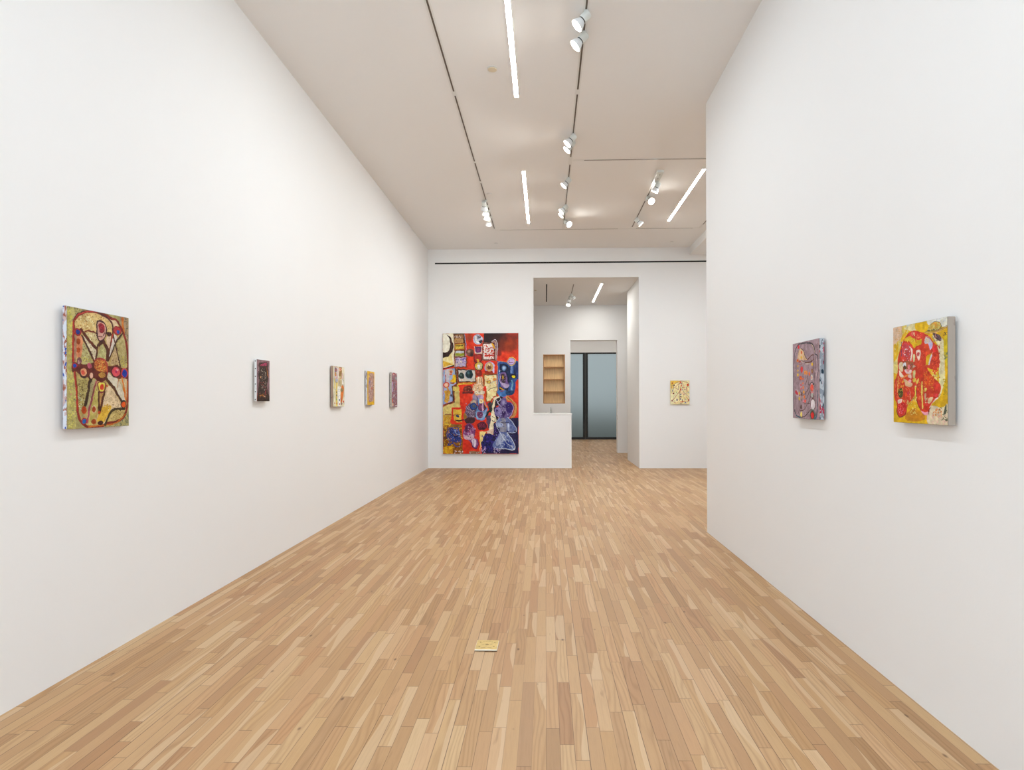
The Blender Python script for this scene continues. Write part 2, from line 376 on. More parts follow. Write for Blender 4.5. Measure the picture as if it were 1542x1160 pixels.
# ------------------------------------------------------------------ spot lamps
def spot(label, x, y, z, d, power=1.0, lit=True, group='white track spotlights', drop=.04, xo=0, cone=150, color=None):
    t = thing('track_spotlight', label, 'spotlight', (x, y, z), group)
    d = Vector(d).normalized()
    bm = bmesh.new(); bx(bm, -.015, .015, -.030, .030, -.020, -.004); obj('track_adapter', bm, M['housing'], t, .003)
    bm = bmesh.new(); lathe(bm, [(.010, -drop-.005), (.010, -.019)], 16, Matrix.Translation((xo*.5, 0, 0))); obj('stem', bm, M['housing'], t, smooth=True)
    q = Vector((0, 0, 1)).rotation_difference(d).to_matrix().to_4x4()
    Mx = Matrix.Translation((xo, 0, -drop)) @ q
    bm = bmesh.new(); lathe(bm, [(.028, -.030), (.033, -.027), (.035, -.022), (.035, .038), (.033, .040)], 28, Mx); obj('housing', bm, M['housing'], t, smooth=True)
    bm = bmesh.new(); lathe(bm, [(.032, .040), (.032, .047)], 28, Mx); obj('black_ring', bm, M['black'], t, smooth=True)
    bm = bmesh.new(); lathe(bm, [(.030, .047), (.034, .055), (.041, .068), (.048, .083), (.0515, .097), (.052, .104)], 32, Mx); bu = obj('bulb', bm, M['reflector'], t, smooth=True)
    bm = bmesh.new(); lathe(bm, [(.0505, .1042), (.044, .1075), (.026, .1105), (.010, .112), (.001, .1122)], 32, Mx); obj('lens', bm, M['lens'], bu, smooth=True)
    if lit:
        L = bpy.data.lights.new('spot_beam', 'SPOT'); L.energy = SPOT_W*power; L.color = color or SPOT_COLOR
        L.spot_size = math.radians(cone); L.spot_blend = 1.0; L.shadow_soft_size = .04
        o = bpy.data.objects.new('spot_beam', L); COL.objects.link(o); o.parent = bu
        o.matrix_local = Mx @ Matrix.Translation((0, 0, .155)) @ Matrix.Rotation(PI, 4, 'X')
    return t
def aim(x, y, z, tx, ty, tz): return (tx-x, ty-y, tz-z)
spot('white spotlight nearest the camera on the middle track, aimed left', XB, 4.76, H, (-.70, .02, -.72))
spot('white spotlight second from the camera on the middle track, aimed left', XB, 5.03, H, (-.70, .02, -.72))
spot('middle track spotlight, upper of the pair just before the crossing track', XB, 6.95, H, (-.66, -.05, -.74))
spot('middle track spotlight, lower of the pair just before the crossing track', XB, 7.12, H, (-.66, -.05, -.74))
spot('lone spotlight on the middle track just beyond the crossing track', XB, 8.31, H, (-.68, .0, -.73))
spot('middle track spotlight, nearer of the overlapping pair aimed left', XB, 9.46, H, (-.70, -.06, -.70), .6)
spot('middle track spotlight, farther of the overlapping pair aimed left', XB, 9.66, H, (-.70, -.06, -.70), .6)
spot('glaring spotlight at the far end of the middle track, facing the camera', XB, 10.25, H, (.50, -.62, -.55), .8, xo=.03)
for i, (y, lab) in enumerate(((9.20, 'first and nearest of four bunched spotlights at the end of the left track'), (9.46, 'second of four bunched spotlights at the end of the left track'),
                 (9.68, 'third of four bunched spotlights at the end of the left track'), (10.02, 'last and farthest of four bunched spotlights at the end of the left track'))):
    spot(lab, XA, y, H, aim(XA, y, H, -1.2 - .1*(i % 2), D, 1.3+.4*(i % 2)), .40, drop=.05, xo=-.03)
spot('spotlight beside the white feed box of the short track', XC, 8.42, H-.033, (-.40, .25, -.85), .8, xo=.03)
spot('glaring spotlight on the short track, facing the camera', XC, 9.12, H, (.28, -.75, -.58), .8, xo=.02)
spot('spotlight at the far end of the short track, aimed right', XC, 10.18, H, (.72, -.02, -.70), 1)
spot('nearest of three spotlights on the passage ceiling, aimed right', .606, 13.98, HO, (.55, .35, -.65), .7)
spot('middle one of three spotlights on the passage ceiling', .606, 14.30, HO, aim(.606, 14.30, HO, .0, D3, 1.7), .62, xo=-.02, cone=95, color=(1, .93, .80))
spot('farthest of three spotlights on the passage ceiling, its face glowing', .606, 14.92, HO, (-.15, -.45, -.85), .5, xo=-.02)

# ------------------------------------------------------------------ small ceiling fittings and vents
def cover(label, x, y, z, r, m='cover'):
    t = thing('sprinkler_cover', label, 'sprinkler cover', (x, y, z), 'round sprinkler covers on the ceiling')
    bm = bmesh.new(); lathe(bm, [(r*.86, -.014), (r*.90, -.012), (r*.90, -.010)], 40); obj('cap', bm, M[m], t, smooth=True)
    bm = bmesh.new(); lathe(bm, [(r, -.004), (r, 0)], 40); obj('ring', bm, M['white_metal'], t, smooth=True)
    bm = bmesh.new(); lathe(bm, [(r*.55, -.0100), (r*.55, -.0041)], 24); obj('stem', bm, M['steel'], t, smooth=True)
cover('round cream sprinkler cover beside the overhead light strip', -.480, 5.556, H, .047)
cover('round sprinkler cover beside the end of the left track', -.820, 8.93, H, .042, 'ceiling')
cover('round sprinkler cover near the far wall, left side', -.949, 11.73, H, .042, 'ceiling')
cover('round sprinkler cover near the far wall, beside the soffit', 2.448, 11.73, H, .042, 'ceiling')
cover('tiny sprinkler cover at the left edge of the passage ceiling', -.215, 13.52, HO, .03)

t = thing('slot_vent', 'long black slot air vent along the top of the far wall', 'vent', (2.1, D, 4.1315))
bm = bmesh.new(); bx(bm, -4.33, 4.45, -.003, 0, -.028, .028); obj('flange', bm, M['counter'], t)
bm = bmesh.new(); bx(bm, -4.322, 4.44, -.0045, -.003, -.0155, .0155); obj('slot', bm, M['black_slot'], t)
t = thing('slot_vent', 'short black slot vent on the ceiling of the back passage', 'vent', (.033, 13.985, HO))
bm = bmesh.new(); bx(bm, -.03, .03, -1.16, 1.16, -.003, 0); obj('flange', bm, M['counter'], t)
bm = bmesh.new(); bx(bm, -.0135, .0135, -1.145, 1.145, -.0045, -.003); obj('slot', bm, M['black_slot'], t)

# ------------------------------------------------------------------ paintings
ART = {
'big': (270, 430, '''
F dd4420
G 3a2020 588 9 287 120 1000
G 3a2a2c 629 47 178 77 1000
G 4a2a24 759 68 178 94 900
G 8a3a1c 881 90 178 86 900
G a04418 881 102 96 60 700
G 7a3a28 943 21 116 39 700
G 5a2626 745 162 41 34 600
P e0411e 540 223 731 205 1004 184 1004 256 718 248 718 496 526 496
G d84a1c 929 188 137 26 800
P d8421f 294 -1 541 -2 541 94 410 94 410 295 301 291
G 9a4a30 335 30 75 47 800
P e24a28 397 -2 541 -2 541 107 410 107
P efe3c0 -2 -1 144 -1 152 266 -2 285
P f2ead2 4 2 76 2 93 69 90 133 42 157 4 157
P e9d28e 1 197 117 163 144 266 1 257
P d9a93c 1 227 144 257 1 281
P f0dca0 1 199 76 189 110 240 1 227
S 3e2620 54 10 96 30 127 65 141 107 127 150 83 184 35 197 -2 198 -2 161 35 161 69 150 91 129 96 86 86 43
L 6a4640 33 110 52 120 95 110 137
L 3a2018 89 -2 294 56 283 154 266
P 5a3322 144 -1 284 -1 300 82 294 193 325 197 318 285 158 278
P a8815a 158 9 274 9 274 79 158 80
R 6a4a44 50 4 3 158 9 274 43
R d8c8bc 24 3 2 158 18 247 35
R c09a58 40 3 2 158 43 274 80
P a85a20 152 85 294 82 294 137 152 138
P c0a03c 165 90 279 88 279 132 165 133
R 4a3a20 26 4 2 168 95 277 105
R e0c860 26 3 2 168 112 277 129
P 6a4020 152 139 293 138 293 193 152 194
P b0a890 165 145 282 144 282 189 165 189
P 8e9228 168 165 282 163 282 184 168 186
P b8bcc4 168 148 281 147 281 159 168 161
P 8a4524 156 195 323 195 318 286 156 283
P b4a4c4 168 201 307 199 305 275 168 275
R 4a3a70 18 4 3 178 210 267 244
R e6d0a0 24 4 3 171 223 301 270
R 6a58a8 16 5 3 267 203 305 240
L 9aa8c8 33 287 9 301 69 307 124 301 188
L c8b090 22 144 -1 150 82 152 189 158 278
E 7a5448 359 159 56 34
G b09080 345 148 27 15 800
G 3e2828 383 176 34 19 800
E c0c4d8 466 51 66 42
E aeb0c4 466 51 60 39
S efe8e0 424 30 444 24 451 60 492 64 465 86 431 64
S 45404e 465 26 499 17 506 34 472 47 455 41
S 3c3644 479 69 520 51 530 68 506 86
R 6e6c80 20 3 2 417 21 520 81
R f2eef0 12 3 2 417 21 520 81
P d8b8a8 417 107 520 107 520 171 424 167
S 6a3868 432 111 502 111 509 137 492 156 451 158 429 141
E 8a4468 468 133 20 11
E 20182a 438 111 10 4
S 7a2a24 417 176 513 171 520 223 482 244 424 240 405 206
S a83c34 427 184 499 181 502 218 465 235 427 223
P dda844 451 214 475 214 480 253 455 257
S 3a2420 417 257 444 240 506 240 530 257 528 291 492 306 438 302 418 282
S c8b878 425 261 451 244 502 244 521 261 516 289 485 302 444 297 425 282
S e6b040 427 257 465 240 451 274 429 278
S e8e8ea 461 261 492 261 485 291 465 289
L 2a6a9a 33 475 274 479 291
R 6a8a98 8 3 2 492 248 520 291
E 8a2f22 479 332 44 29
G c85a44 468 323 20 12 800
P 8a6a5c 523 75 649 75 649 64 721 66 718 184 714 231 520 227
P b49a90 649 68 712 70 711 214 690 222 683 111
P 6a2a22 528 79 690 75 697 220 528 220
P e8d4cc 537 86 656 83 680 162 683 214 537 214
R c03a24 46 8 5 537 90 683 210
R f4e4dc 36 6 4 537 90 680 210
P c8402a 554 178 683 180 683 192 554 192
P a83222 567 184 677 184 677 190 567 190
S e6a830 646 83 680 94 692 124 680 128 656 107
R 5a4a78 14 4 3 690 77 711 124
L cfc0cc 39 649 65 719 67 718 222
L a04a30 56 528 223 697 223
E b0a4cc 619 282 67 46
P e0441e 520 300 554 300 554 338 520 338
P 9a3a20 554 312 670 310 677 338 554 338
S c8c0dc 656 248 685 265 680 299 675 329 656 317
E c49a68 615 278 52 37
G e8cfa0 608 261 27 15 900
E 6a3e28 614 282 27 15
R 8a5a34 14 4 3 588 257 649 304
P a8481c 178 288 438 300 451 413 199 424
P 4a2a1a 191 293 427 305 438 404 206 405
P d0c8bc 209 305 424 308 432 398 212 396
R b8c4c4 30 5 3 216 308 417 394
E 32443e 248 352 37 24
G 6a8478 240 347 16 10 800
E a8b0bc 345 340 55 41
E 1e3a40 349 338 48 36
G 54747c 335 325 20 15 800
G 102024 366 351 25 17 700
L e07840 33 247 381 250 390
L c98428 67 209 413 444 411
P 98a8c8 4 302 165 285 178 415 131 432 127 478 4 478
P c0bac0 25 300 96 296 83 411 35 403
E d0b090 107 315 31 19
E b05c3c 107 321 17 11
P d86030 86 334 120 334 120 347 86 347
S e0b020 134 347 168 351 171 407 110 402 96 394 127 377
S 92562a 103 407 152 407 134 420 96 415
P d8b8a4 28 300 41 300 41 351 31 351
L b84024 72 35 347 36 368 36 403
E c84a20 47 428 41 24
E e8b8a0 47 427 27 16
L d09030 111 76 478 56 450 49 445
P 70502c 158 283 185 291 199 415 178 437 171 325
R e8dcc0 18 2 1 176 291 187 407
L 5a2a18 67 161 278 173 351 182 411 178 437
P 6a3a1a 117 437 199 415 212 478 127 478
P cdb460 134 443 214 441 212 478 137 478
L d8c048 67 199 437 209 422 383 420
P e0401c 214 426 397 423 391 478 214 478
S 70301e 274 458 301 437 356 434 383 454 386 478 274 478
R a86048 10 5 3 287 441 376 475
P e0b48c 444 368 520 359 540 477 390 478 397 437 444 415
R efe0cc 30 5 3 397 415 547 475
R 3a2a26 44 3 2 410 368 547 475
L f0e0c8 56 468 364 475 411
L 4a3028 28 499 364 513 394 520 436
P a05a20 530 335 721 334 721 477 578 477 578 443 533 441
P 4a3220 550 342 714 342 714 346 550 347
P ecd8a0 554 347 714 346 718 477 581 477 578 441 554 439
R e8a860 26 6 4 557 351 711 436
R f6ecc8 26 5 3 557 351 711 475
P a07030 581 391 632 391 632 413 581 413
P e0c060 593 397 622 397 622 409 593 409
E e0903c 687 383 22 12
L 6a4030 33 595 477 649 453 718 445
L 8a7aa0 28 629 411 677 400 724 385
S 38588e 724 248 752 233 861 239 998 239 1001 380 984 383 963 410 957 477 731 477
P 2e3f74 960 239 1001 239 1001 383 977 383 957 308
S 182446 759 265 793 254 847 261 868 291 861 329 895 368 888 411 861 477 827 477 840 368 820 325 759 321
G 88a8d4 810 291 34 26 1000
G b8d0ea 808 289 15 13 900
L 7088b8 145 916 274 912 299 909 325
L 24365c 167 881 282 881 351 909 402
L 24365c 133 950 278 950 325 970 368
L 6e94b0 122 912 393 922 419 909 453 919 475
S 2a1a34 895 346 929 336 963 346 977 363 950 378 916 376 892 363
E f0d818 935 361 23 12
S 7a6090 752 346 772 327 820 325 847 351 854 393 881 423 861 449 779 445 759 411
S 4a3040 765 351 793 336 827 346 835 393 820 406 779 411
R 8a7898 24 4 2 765 338 840 406
L e0b020 72 796 353 795 378
L 4a3a30 33 786 355 786 389
L c8b8d8 33 759 351 755 389 765 415
S b0a0c0 769 411 806 411 854 423 881 428 861 453 813 449
S 3a1a18 748 451 772 443 834 475 800 479 752 477
P c89a30 759 447 820 470 813 477 752 456
R b8ccdc 12 3 2 741 299 765 338
L 8098c0 44 741 338 731 411 737 471
L d09060 28 723 477 724 282 731 244 765 235 847 235
E e8c060 909 233 57 36
E 6a3860 907 233 49 31
E c0a8d8 906 232 43 27
L 5a3868 44 878 222 885 244 933 239
L c04040 33 875 237 929 239
P d8431c 981 383 1001 385 1001 479 950 479 967 423
P cdb874 1 606 155 573 155 478 223 478 223 592 253 615 253 762 1 762
P c8a44c 1 677 110 667 140 677 253 677 253 781 1 781
P 8a5a10 1 762 253 762 265 999 1 999
R b8862a 90 10 6 1 677 253 847
R 704812 70 10 6 1 772 246 994
R d8b030 70 7 4 1 691 253 994
R e8d080 40 4 3 1 606 125 667
P 6a4624 1 852 57 852 57 878 1 878
P c8900e 1 942 49 928 132 942 132 999 1 999
R e4bc20 30 7 4 4 923 125 997
P 8a6430 110 748 246 757 246 781 110 774
P 4a2c1a 1 594 129 566 125 478 159 478 159 573 1 608
L b0602c 49 144 478 146 568 4 600
P 94a8d4 1 478 125 478 129 563 1 592
S c8963c 19 478 98 478 87 525 72 563 49 580 19 563 30 525
R e8c060 16 5 3 19 483 87 563
R 6a5858 5 4 2 34 506 117 573
E 4a3838 110 516 14 12
P d6401e 223 478 336 497 352 535 299 620 231 601 222 535
P d43c18 231 601 336 615 291 677 291 724 382 743 457 705 586 724 586 809 488 814 488 978 344 978 344 999 261 999 261 781 306 762 253 743
G c03010 314 942 68 43 500
P d43a18 873 525 998 477 998 700 904 705 957 634 949 577
P dc4418 919 496 998 477 998 572 979 582
P d63a14 113 615 136 615 136 715 113 715
P d63a14 113 615 276 613 276 632 113 630
E d63a14 134 729 38 24
P d63a14 155 736 299 738 299 757 155 753
P 6a2820 257 483 397 483 397 501 261 502
P d8b048 140 632 247 629 247 724 147 724
L 7a2838 43 27 670 79 672 125 679 170 672 231 671
E 2a3a62 194 685 20 11
L 3a1a16 86 174 722 223 727 299 715 374 701
S 7a6a80 382 558 412 506 442 506 465 535 457 573 442 634 427 691 404 743 336 748 306 743 280 705 284 667 329 596
G a89ab0 420 530 38 33 900
S bca894 367 563 427 554 442 577 382 587
R 5a4658 60 6 4 299 596 435 734
R a898a8 50 5 3 299 573 435 696
S a07830 280 667 306 663 314 701 280 710
E 1e3258 404 606 48 32
E 3a5a98 403 605 38 25
E 5a6068 408 605 24 14
S 4a2830 291 715 352 696 420 701 420 734 367 750 306 743
S 6a88b8 465 516 503 501 537 511 548 554 578 596 590 634 571 686 533 719 473 719 431 696 427 658 457 596
S 8ba6c8 442 667 465 644 541 658 578 634 563 682 525 710 473 715 442 700
S b498b8 461 516 495 506 533 516 529 544 495 549 469 535
E f0e0a8 509 564 30 20
E c87860 507 563 11 5
E 5a2f54 518 615 54 33
L d8a8c4 123 525 589 529 644
L 7a4468 136 495 591 491 634
L 3a2038 49 548 596 556 629 537 644
S 6a3560 457 658 495 651 525 663 518 696 488 705 457 693
R a06a88 20 4 2 461 660 522 700
L e09028 74 541 544 556 587 586 615
L 1a1418 43 457 520 465 591 435 648 427 696
P e8b070 427 504 541 506 548 530 533 530 525 513 435 511
P efe0c0 412 478 556 478 548 506 427 501
R 5a3a34 24 3 2 404 478 556 506
P 94581c 563 478 722 478 718 525 673 525 639 568 567 568
P ead598 582 478 707 478 703 516 665 523 631 561 582 561
R f4e8b8 20 6 4 586 478 699 553
S 4a78b0 722 478 851 478 843 515 805 530 745 520
S 24486c 843 478 949 477 926 506 881 518 836 511
P a02a24 752 478 820 478 798 485 760 482
S c08a50 828 530 866 520 896 549 957 572 983 620 972 667 934 700 896 700 934 648 938 610 911 572 851 558
L 3a2430 37 851 534 911 568 942 620 926 667 896 696
L d8a860 37 873 534 934 563 964 601 964 662
P 2a1828 669 544 767 525 805 534 775 591 699 606 669 591
P 2c1830 654 596 699 596 737 700 699 743 669 700
S 6a5a8a 775 544 828 534 851 568 911 582 930 634 904 681 866 700 798 710 730 696 684 667 692 625 745 601
G 9a94b8 798 572 30 28 800
S 3e2470 836 582 896 577 923 615 911 653 866 658 836 634
S 8a80b0 699 625 737 615 775 634 775 681 737 686 696 662
E 4a4078 718 644 17 14
S 3a1e5c 786 653 813 643 828 667 805 686 786 672
L b8b0d0 43 692 539 737 582 798 643 836 634
L c8c0dc 37 737 530 767 549 730 568
L a098c0 43 919 591 930 629 881 696 813 710
R a098c0 30 5 3 699 572 919 696
R 2c1c48 30 5 3 699 572 919 696
P 5a4a62 571 686 631 677 654 781 594 791 578 743
S 4a4048 594 582 639 572 662 620 616 634 601 610
L 3a2a20 74 616 577 631 634
S 1a3028 578 667 601 644 639 634 669 653 662 667 616 658 586 686 548 705
S efe0bc 654 587 684 530 760 525 699 549 684 601 669 634 699 686 707 729 677 743 669 828 609 840 578 828 609 805 631 724 639 667 654 634
L 2a5a4a 55 677 549 654 587 646 634 639 648
L 1a1414 37 654 686 692 705 684 729 646 724
P d8b8a4 578 809 669 790 665 831 578 836
L f0e8e0 49 616 838 692 840
P 2a1a50 669 743 998 700 998 999 518 999 503 904 556 828 669 838
P 241a4e 866 705 998 700 998 999 767 999 767 966 949 966 904 857
P eccf88 488 815 578 812 556 828 533 885 503 904 495 956 488 980
P 282070 548 847 654 843 699 904 654 980 548 980 510 918
R 4a3a90 50 8 5 518 847 730 990
R 181040 50 8 5 533 847 699 990
R b8a0c8 20 6 4 495 933 563 994
R c0b0d0 30 5 3 677 942 775 994
R 6a50a0 30 5 3 677 743 752 857
S 6a74a0 737 705 805 710 851 696 904 724 949 762 976 805 957 826 896 828 851 809 843 828 760 824 752 781 699 757
S 8a8a98 767 710 828 715 836 819 760 819
S 9aa4c4 703 750 745 743 798 753 775 776 730 772
S 6a78a8 760 819 843 826 904 862 938 914 949 966 866 961 730 956 658 942 669 909 722 857
S 9098b8 730 857 767 828 805 838 813 890 752 918 699 933
S 30448a 813 904 881 895 919 942 851 956 805 942
R a8b4d0 50 6 4 684 838 919 952
R 4a5a90 40 6 4 760 715 957 942
S b0bcd8 851 757 873 753 881 800 862 809
L c4d0e0 43 699 757 752 819 828 899 945 961
L d8e0ea 49 737 957 843 961 945 965 934 904 851 828
L b8c4dc 43 752 786 699 753 745 705 730 691
L a8b4cc 55 767 828 752 895 737 923
L d0d8e4 37 798 838 783 866 813 885 828 857 802 838
L b8c4dc 43 851 700 904 724 957 771 976 809 926 828 851 824
E 1a1a30 957 813 12 9
L 3a3a5a 37 775 743 866 743
S 2a3a78 87 795 163 793 223 819 231 876 185 904 117 890 72 857
R 5a6ab0 40 5 3 79 795 223 890
R c88a28 14 5 3 79 805 215 895
L 3a4a8c 62 72 786 200 783 208 800
L 33427c 74 68 791 57 838 72 881 95 895
L 33427c 74 95 890 64 928 125 909 102 881
L 44549a 62 132 904 170 935 223 933 234 885 200 900 155 890
L 5868a8 49 87 805 125 838 170 805 215 824 200 866
L 101a50 62 102 819 155 857 200 847
L 9ab0d8 31 155 805 193 838 223 838
R b06a20 20 4 3 155 942 246 994
R e8dcdc 20 4 3 147 975 261 999
S 8a5080 314 753 382 753 412 786 431 809 420 843 412 871 457 881 469 918 442 952 397 949 374 918 336 890 276 866 265 828 291 786
S 6a3060 299 762 367 757 382 800 336 819 291 810
S d0b0bc 268 838 314 847 397 838 404 871 336 885 284 871
R c8a0c0 46 5 3 276 772 427 881
R 3e1e48 24 5 3 276 762 427 876
S d8c8d8 382 885 427 881 442 914 427 942 397 933
L 4a2050 55 457 885 469 918 442 952 397 947 367 904
L 6a4a80 43 408 890 404 942
R c03838 4 5 3 329 791 367 819
E 4a1228 516 768 62 37
E 6a1c3c 514 762 47 26
R a04a6a 24 3 2 465 738 571 800
R 2a0a18 20 3 2 465 738 571 800
P 8a6a50 344 978 488 978 495 999 344 999
R d8c8c8 14 3 2 344 987 495 999
L a83820 37 586 724 587 805'''),
'p1': (190, 300, '''
F aea470
R 5c5c3c 160 4 2 14 -43 994 1019
S bcb070 12 1 186 1 86 96 79 377 88 564 123 987 25 1002
R 7a8066 180 7 4 14 -48 994 1019
R d8d060 90 7 4 13 1 95 425
R d8d070 90 9 5 19 518 130 985
R 4a5850 26 6 3 12 -8 272 25
R e09080 12 6 3 30 355 88 728
S a89070 836 6 992 7 994 468 983 331 919 177
L d07a30 296 888 17 898 94 914 156
R 5a5a4c 40 6 3 929 10 992 226
R 606a5c 60 7 4 790 885 995 1015
S c0a468 94 109 152 61 289 24 450 3 600 13 786 36 847 88 950 195 983 331 983 490 974 807 922 912 740 969 547 993 294 983 190 932 139 799 104 564 87 377
S e2c080 102 118 186 53 342 24 469 11 639 50 707 105 697 172 639 182 451 191 273 189 195 172 115 159
R f0dca0 50 12 6 127 46 414 185
R a86c20 60 7 4 119 27 620 197
R 6a4018 40 4 2 186 27 639 214
S e6c8a0 543 29 736 36 816 80 736 113 697 101 639 55
S d8c490 255 205 451 191 470 278 443 319 334 267
R 8a5a28 40 5 2 273 197 470 343
S e0d0b0 247 244 290 241 443 339 407 429
R 7a5020 26 5 2 273 247 434 412
S b8b07c 230 274 389 440 231 461 222 370
R d8d050 26 6 3 226 404 389 453
S e09068 145 237 221 236 230 303 205 395 145 402 132 309
E a04a10 166 276 34 23
E b8541c 166 347 32 21
S a88468 107 235 136 242 137 403 104 442
S b8b07c 535 279 601 330 611 390 545 398 461 397 489 322
R c8cc88 20 6 3 480 304 592 394
S e0c0a0 620 198 688 193 669 317 649 323 611 249
S e4d8c8 717 191 777 182 797 216 767 265 727 324 659 398 650 379
S b8a872 878 159 940 207 983 331 972 453 838 442 787 331 797 237
R d8c850 30 6 3 848 361 972 445
R 7a5a28 60 4 2 797 232 972 441
S c8ac80 757 271 797 341 838 453 718 457 679 428
R 7a4a20 50 5 2 688 281 817 446
S b2a468 113 545 188 581 318 559 309 607 275 800 190 871 164 752
R 5a3a18 90 6 3 164 589 319 800
R c8d0b0 30 6 3 164 704 275 871
S b2a67a 345 616 426 586 444 615 399 684 346 801 302 849 284 800 319 704
S c4b468 417 684 472 654 463 827 418 900 364 976 320 965 346 849
S e6c8a0 631 642 699 652 779 723 860 796 860 837 720 846 642 905 585 969 491 956 454 901 537 833 574 703
R d8a840 60 10 5 528 803 681 954
R 6a4018 60 5 2 710 692 860 836
S e0b040 537 828 690 820 623 905 547 963 454 940 473 891
S dcd0b8 631 516 709 554 798 573 869 639 942 754 860 764 758 651 689 611 631 602
R 7a6040 30 4 2 641 522 942 754
S c8b070 690 855 922 843 932 891 820 940 642 961
R 6a4a20 50 5 2 700 847 922 940
S c8b088 838 567 921 681 963 754 978 649 973 564
S c89a60 499 703 584 698 565 753 528 803 500 862
R 5a3416 110 4 2 115 38 697 214
R 6a4420 90 4 2 230 199 452 437
R 5a3a18 90 4 2 470 294 972 457
R 8a6a38 70 5 3 230 245 397 443
R 5a3a1c 120 4 2 155 607 454 873
R f0dcb0 60 6 3 256 197 488 362
R 6a4420 110 4 2 509 642 870 931
R e8d8a8 50 6 3 622 548 942 857
L 8a3020 237 115 98 186 49 298 16 469 1 600 13 697 34 786 42 847 88 909 156 951 217 977 310 988 410 989 596 979 754 963 849 901 922 760 959 604 974 491 995 311 989 216 952 164 884 147 752 138 648 117 554 96 470 87 377 95 236 102 118
L b84030 119 94 119 87 330 104 540 134 657 152 846
L c84c40 119 135 68 237 29 396 1
L c87020 119 943 891 780 965 623 980 320 989
L 3a1a18 59 86 105 152 50 289 10 378 1
L 7a3a20 198 469 6 600 28 687 66 717 114 717 171 688 244 659 322
L 3a2020 69 487 9 619 32 697 75 722 140
L 803428 138 264 185 343 177 451 186
L 6a3018 257 221 184 273 218 361 275 452 324
L 5a2a18 178 221 222 273 281 335 345 416 434
L 5a2c14 217 465 288 452 358 434 418
L 5a2c14 336 544 244 488 287
L 5a2c14 435 563 252 630 324 630 400
L 5a2c18 178 878 159 777 238 718 319 640 414
L 5a2c18 138 717 171 757 250 807 366 848 452
L 40503a 49 878 164 777 249 708 335
L b84030 79 717 171 698 244
S 4a2024 451 82 497 68 572 76 615 123 610 179 582 221 544 254 488 252 451 210 442 152
S cf9c8c 465 101 506 82 572 91 596 124 591 180 563 222 498 242 470 199
S a8303c 478 109 525 90 577 111 577 156 544 176 497 167
R 5a1a28 24 6 3 488 100 572 170
L 5a2830 89 470 209 535 209 582 171
R e8c8b8 12 5 3 470 185 582 235
E 502018 654 175 44 20
E a83830 157 198 57 33
E 1a3c90 160 198 30 21
E 902c28 796 134 75 41
E b84040 796 134 58 32
E 1a5aa8 809 144 27 18
L 6a2c20 198 204 171 238 192
S 6a2c20 87 452 231 461 309 458 398 439 443 413 526 397 602 416 640 460 708 457 788 444 848 458 920 476 994 463 994 558 900 566 798 568 699 529 640 521 602 577 546 603 490 604 444 595 398 572 336 583 309 573 257 579 205 562 121 526 79 536
S c87038 416 439 471 412 545 408 602 431 621 481 602 517 508 514 425 497
R 7a3c10 60 6 3 425 415 602 524
R e8c060 36 6 3 434 415 592 524
E c09048 536 544 54 25
R 7a4818 16 5 2 490 529 583 563
L b84848 119 416 419 498 398 592 416 631 465 621 531
E 785050 179 439 37 31
R d0a0a0 8 6 3 162 439 196 458
E a83038 114 479 42 26
E 1050b0 114 479 27 18
E 3a1a20 244 537 57 43
E e8a078 246 528 48 35
E d85a48 235 532 29 19
E c06070 334 471 34 24
E 3a2018 358 563 36 29
E dca890 362 555 29 24
E 4a1a24 768 512 86 49
E e05860 773 507 70 42
E b03060 773 507 20 13
E f0a0a0 798 490 22 11
E c84a48 926 513 69 44
E 1040a0 926 518 44 36
S 8a3040 462 615 593 612 588 673 546 703 490 693
S f0e060 479 619 579 615 570 668 537 688 495 678
E e85030 532 648 36 24
E c05010 617 640 15 10
L 5a3418 277 602 572 670 616 739 656 799 712 860 764
L 4a3018 296 354 597 336 617 319 685 293 752 267 810
L a85060 198 444 605 399 684 363 772 328 839 302 955
L 6a4030 79 435 620 381 713 355 801
L 5a2c18 217 481 698 481 778 491 877
L 5a2c18 217 584 693 556 733 528 803 500 872
E b84a18 491 869 24 13
L 4a3a18 237 922 843 799 842 700 860 642 910 585 979
E 4a2018 510 961 46 20
E 1a2820 903 801 52 39
E e86010 905 803 39 27
E c05014 251 848 40 33
E 7a3410 251 848 10 6
E f0d8b0 407 841 36 34
E b05018 404 841 29 28
E b02c40 254 939 43 29
E 1a70b8 254 941 31 22
L b8a880 79 207 909 250 891 302 907
E a04810 400 948 38 22
L e08020 198 879 566 911 649 942 754
L c07030 79 818 573 788 651
L b86020 158 984 596 968 754'''),
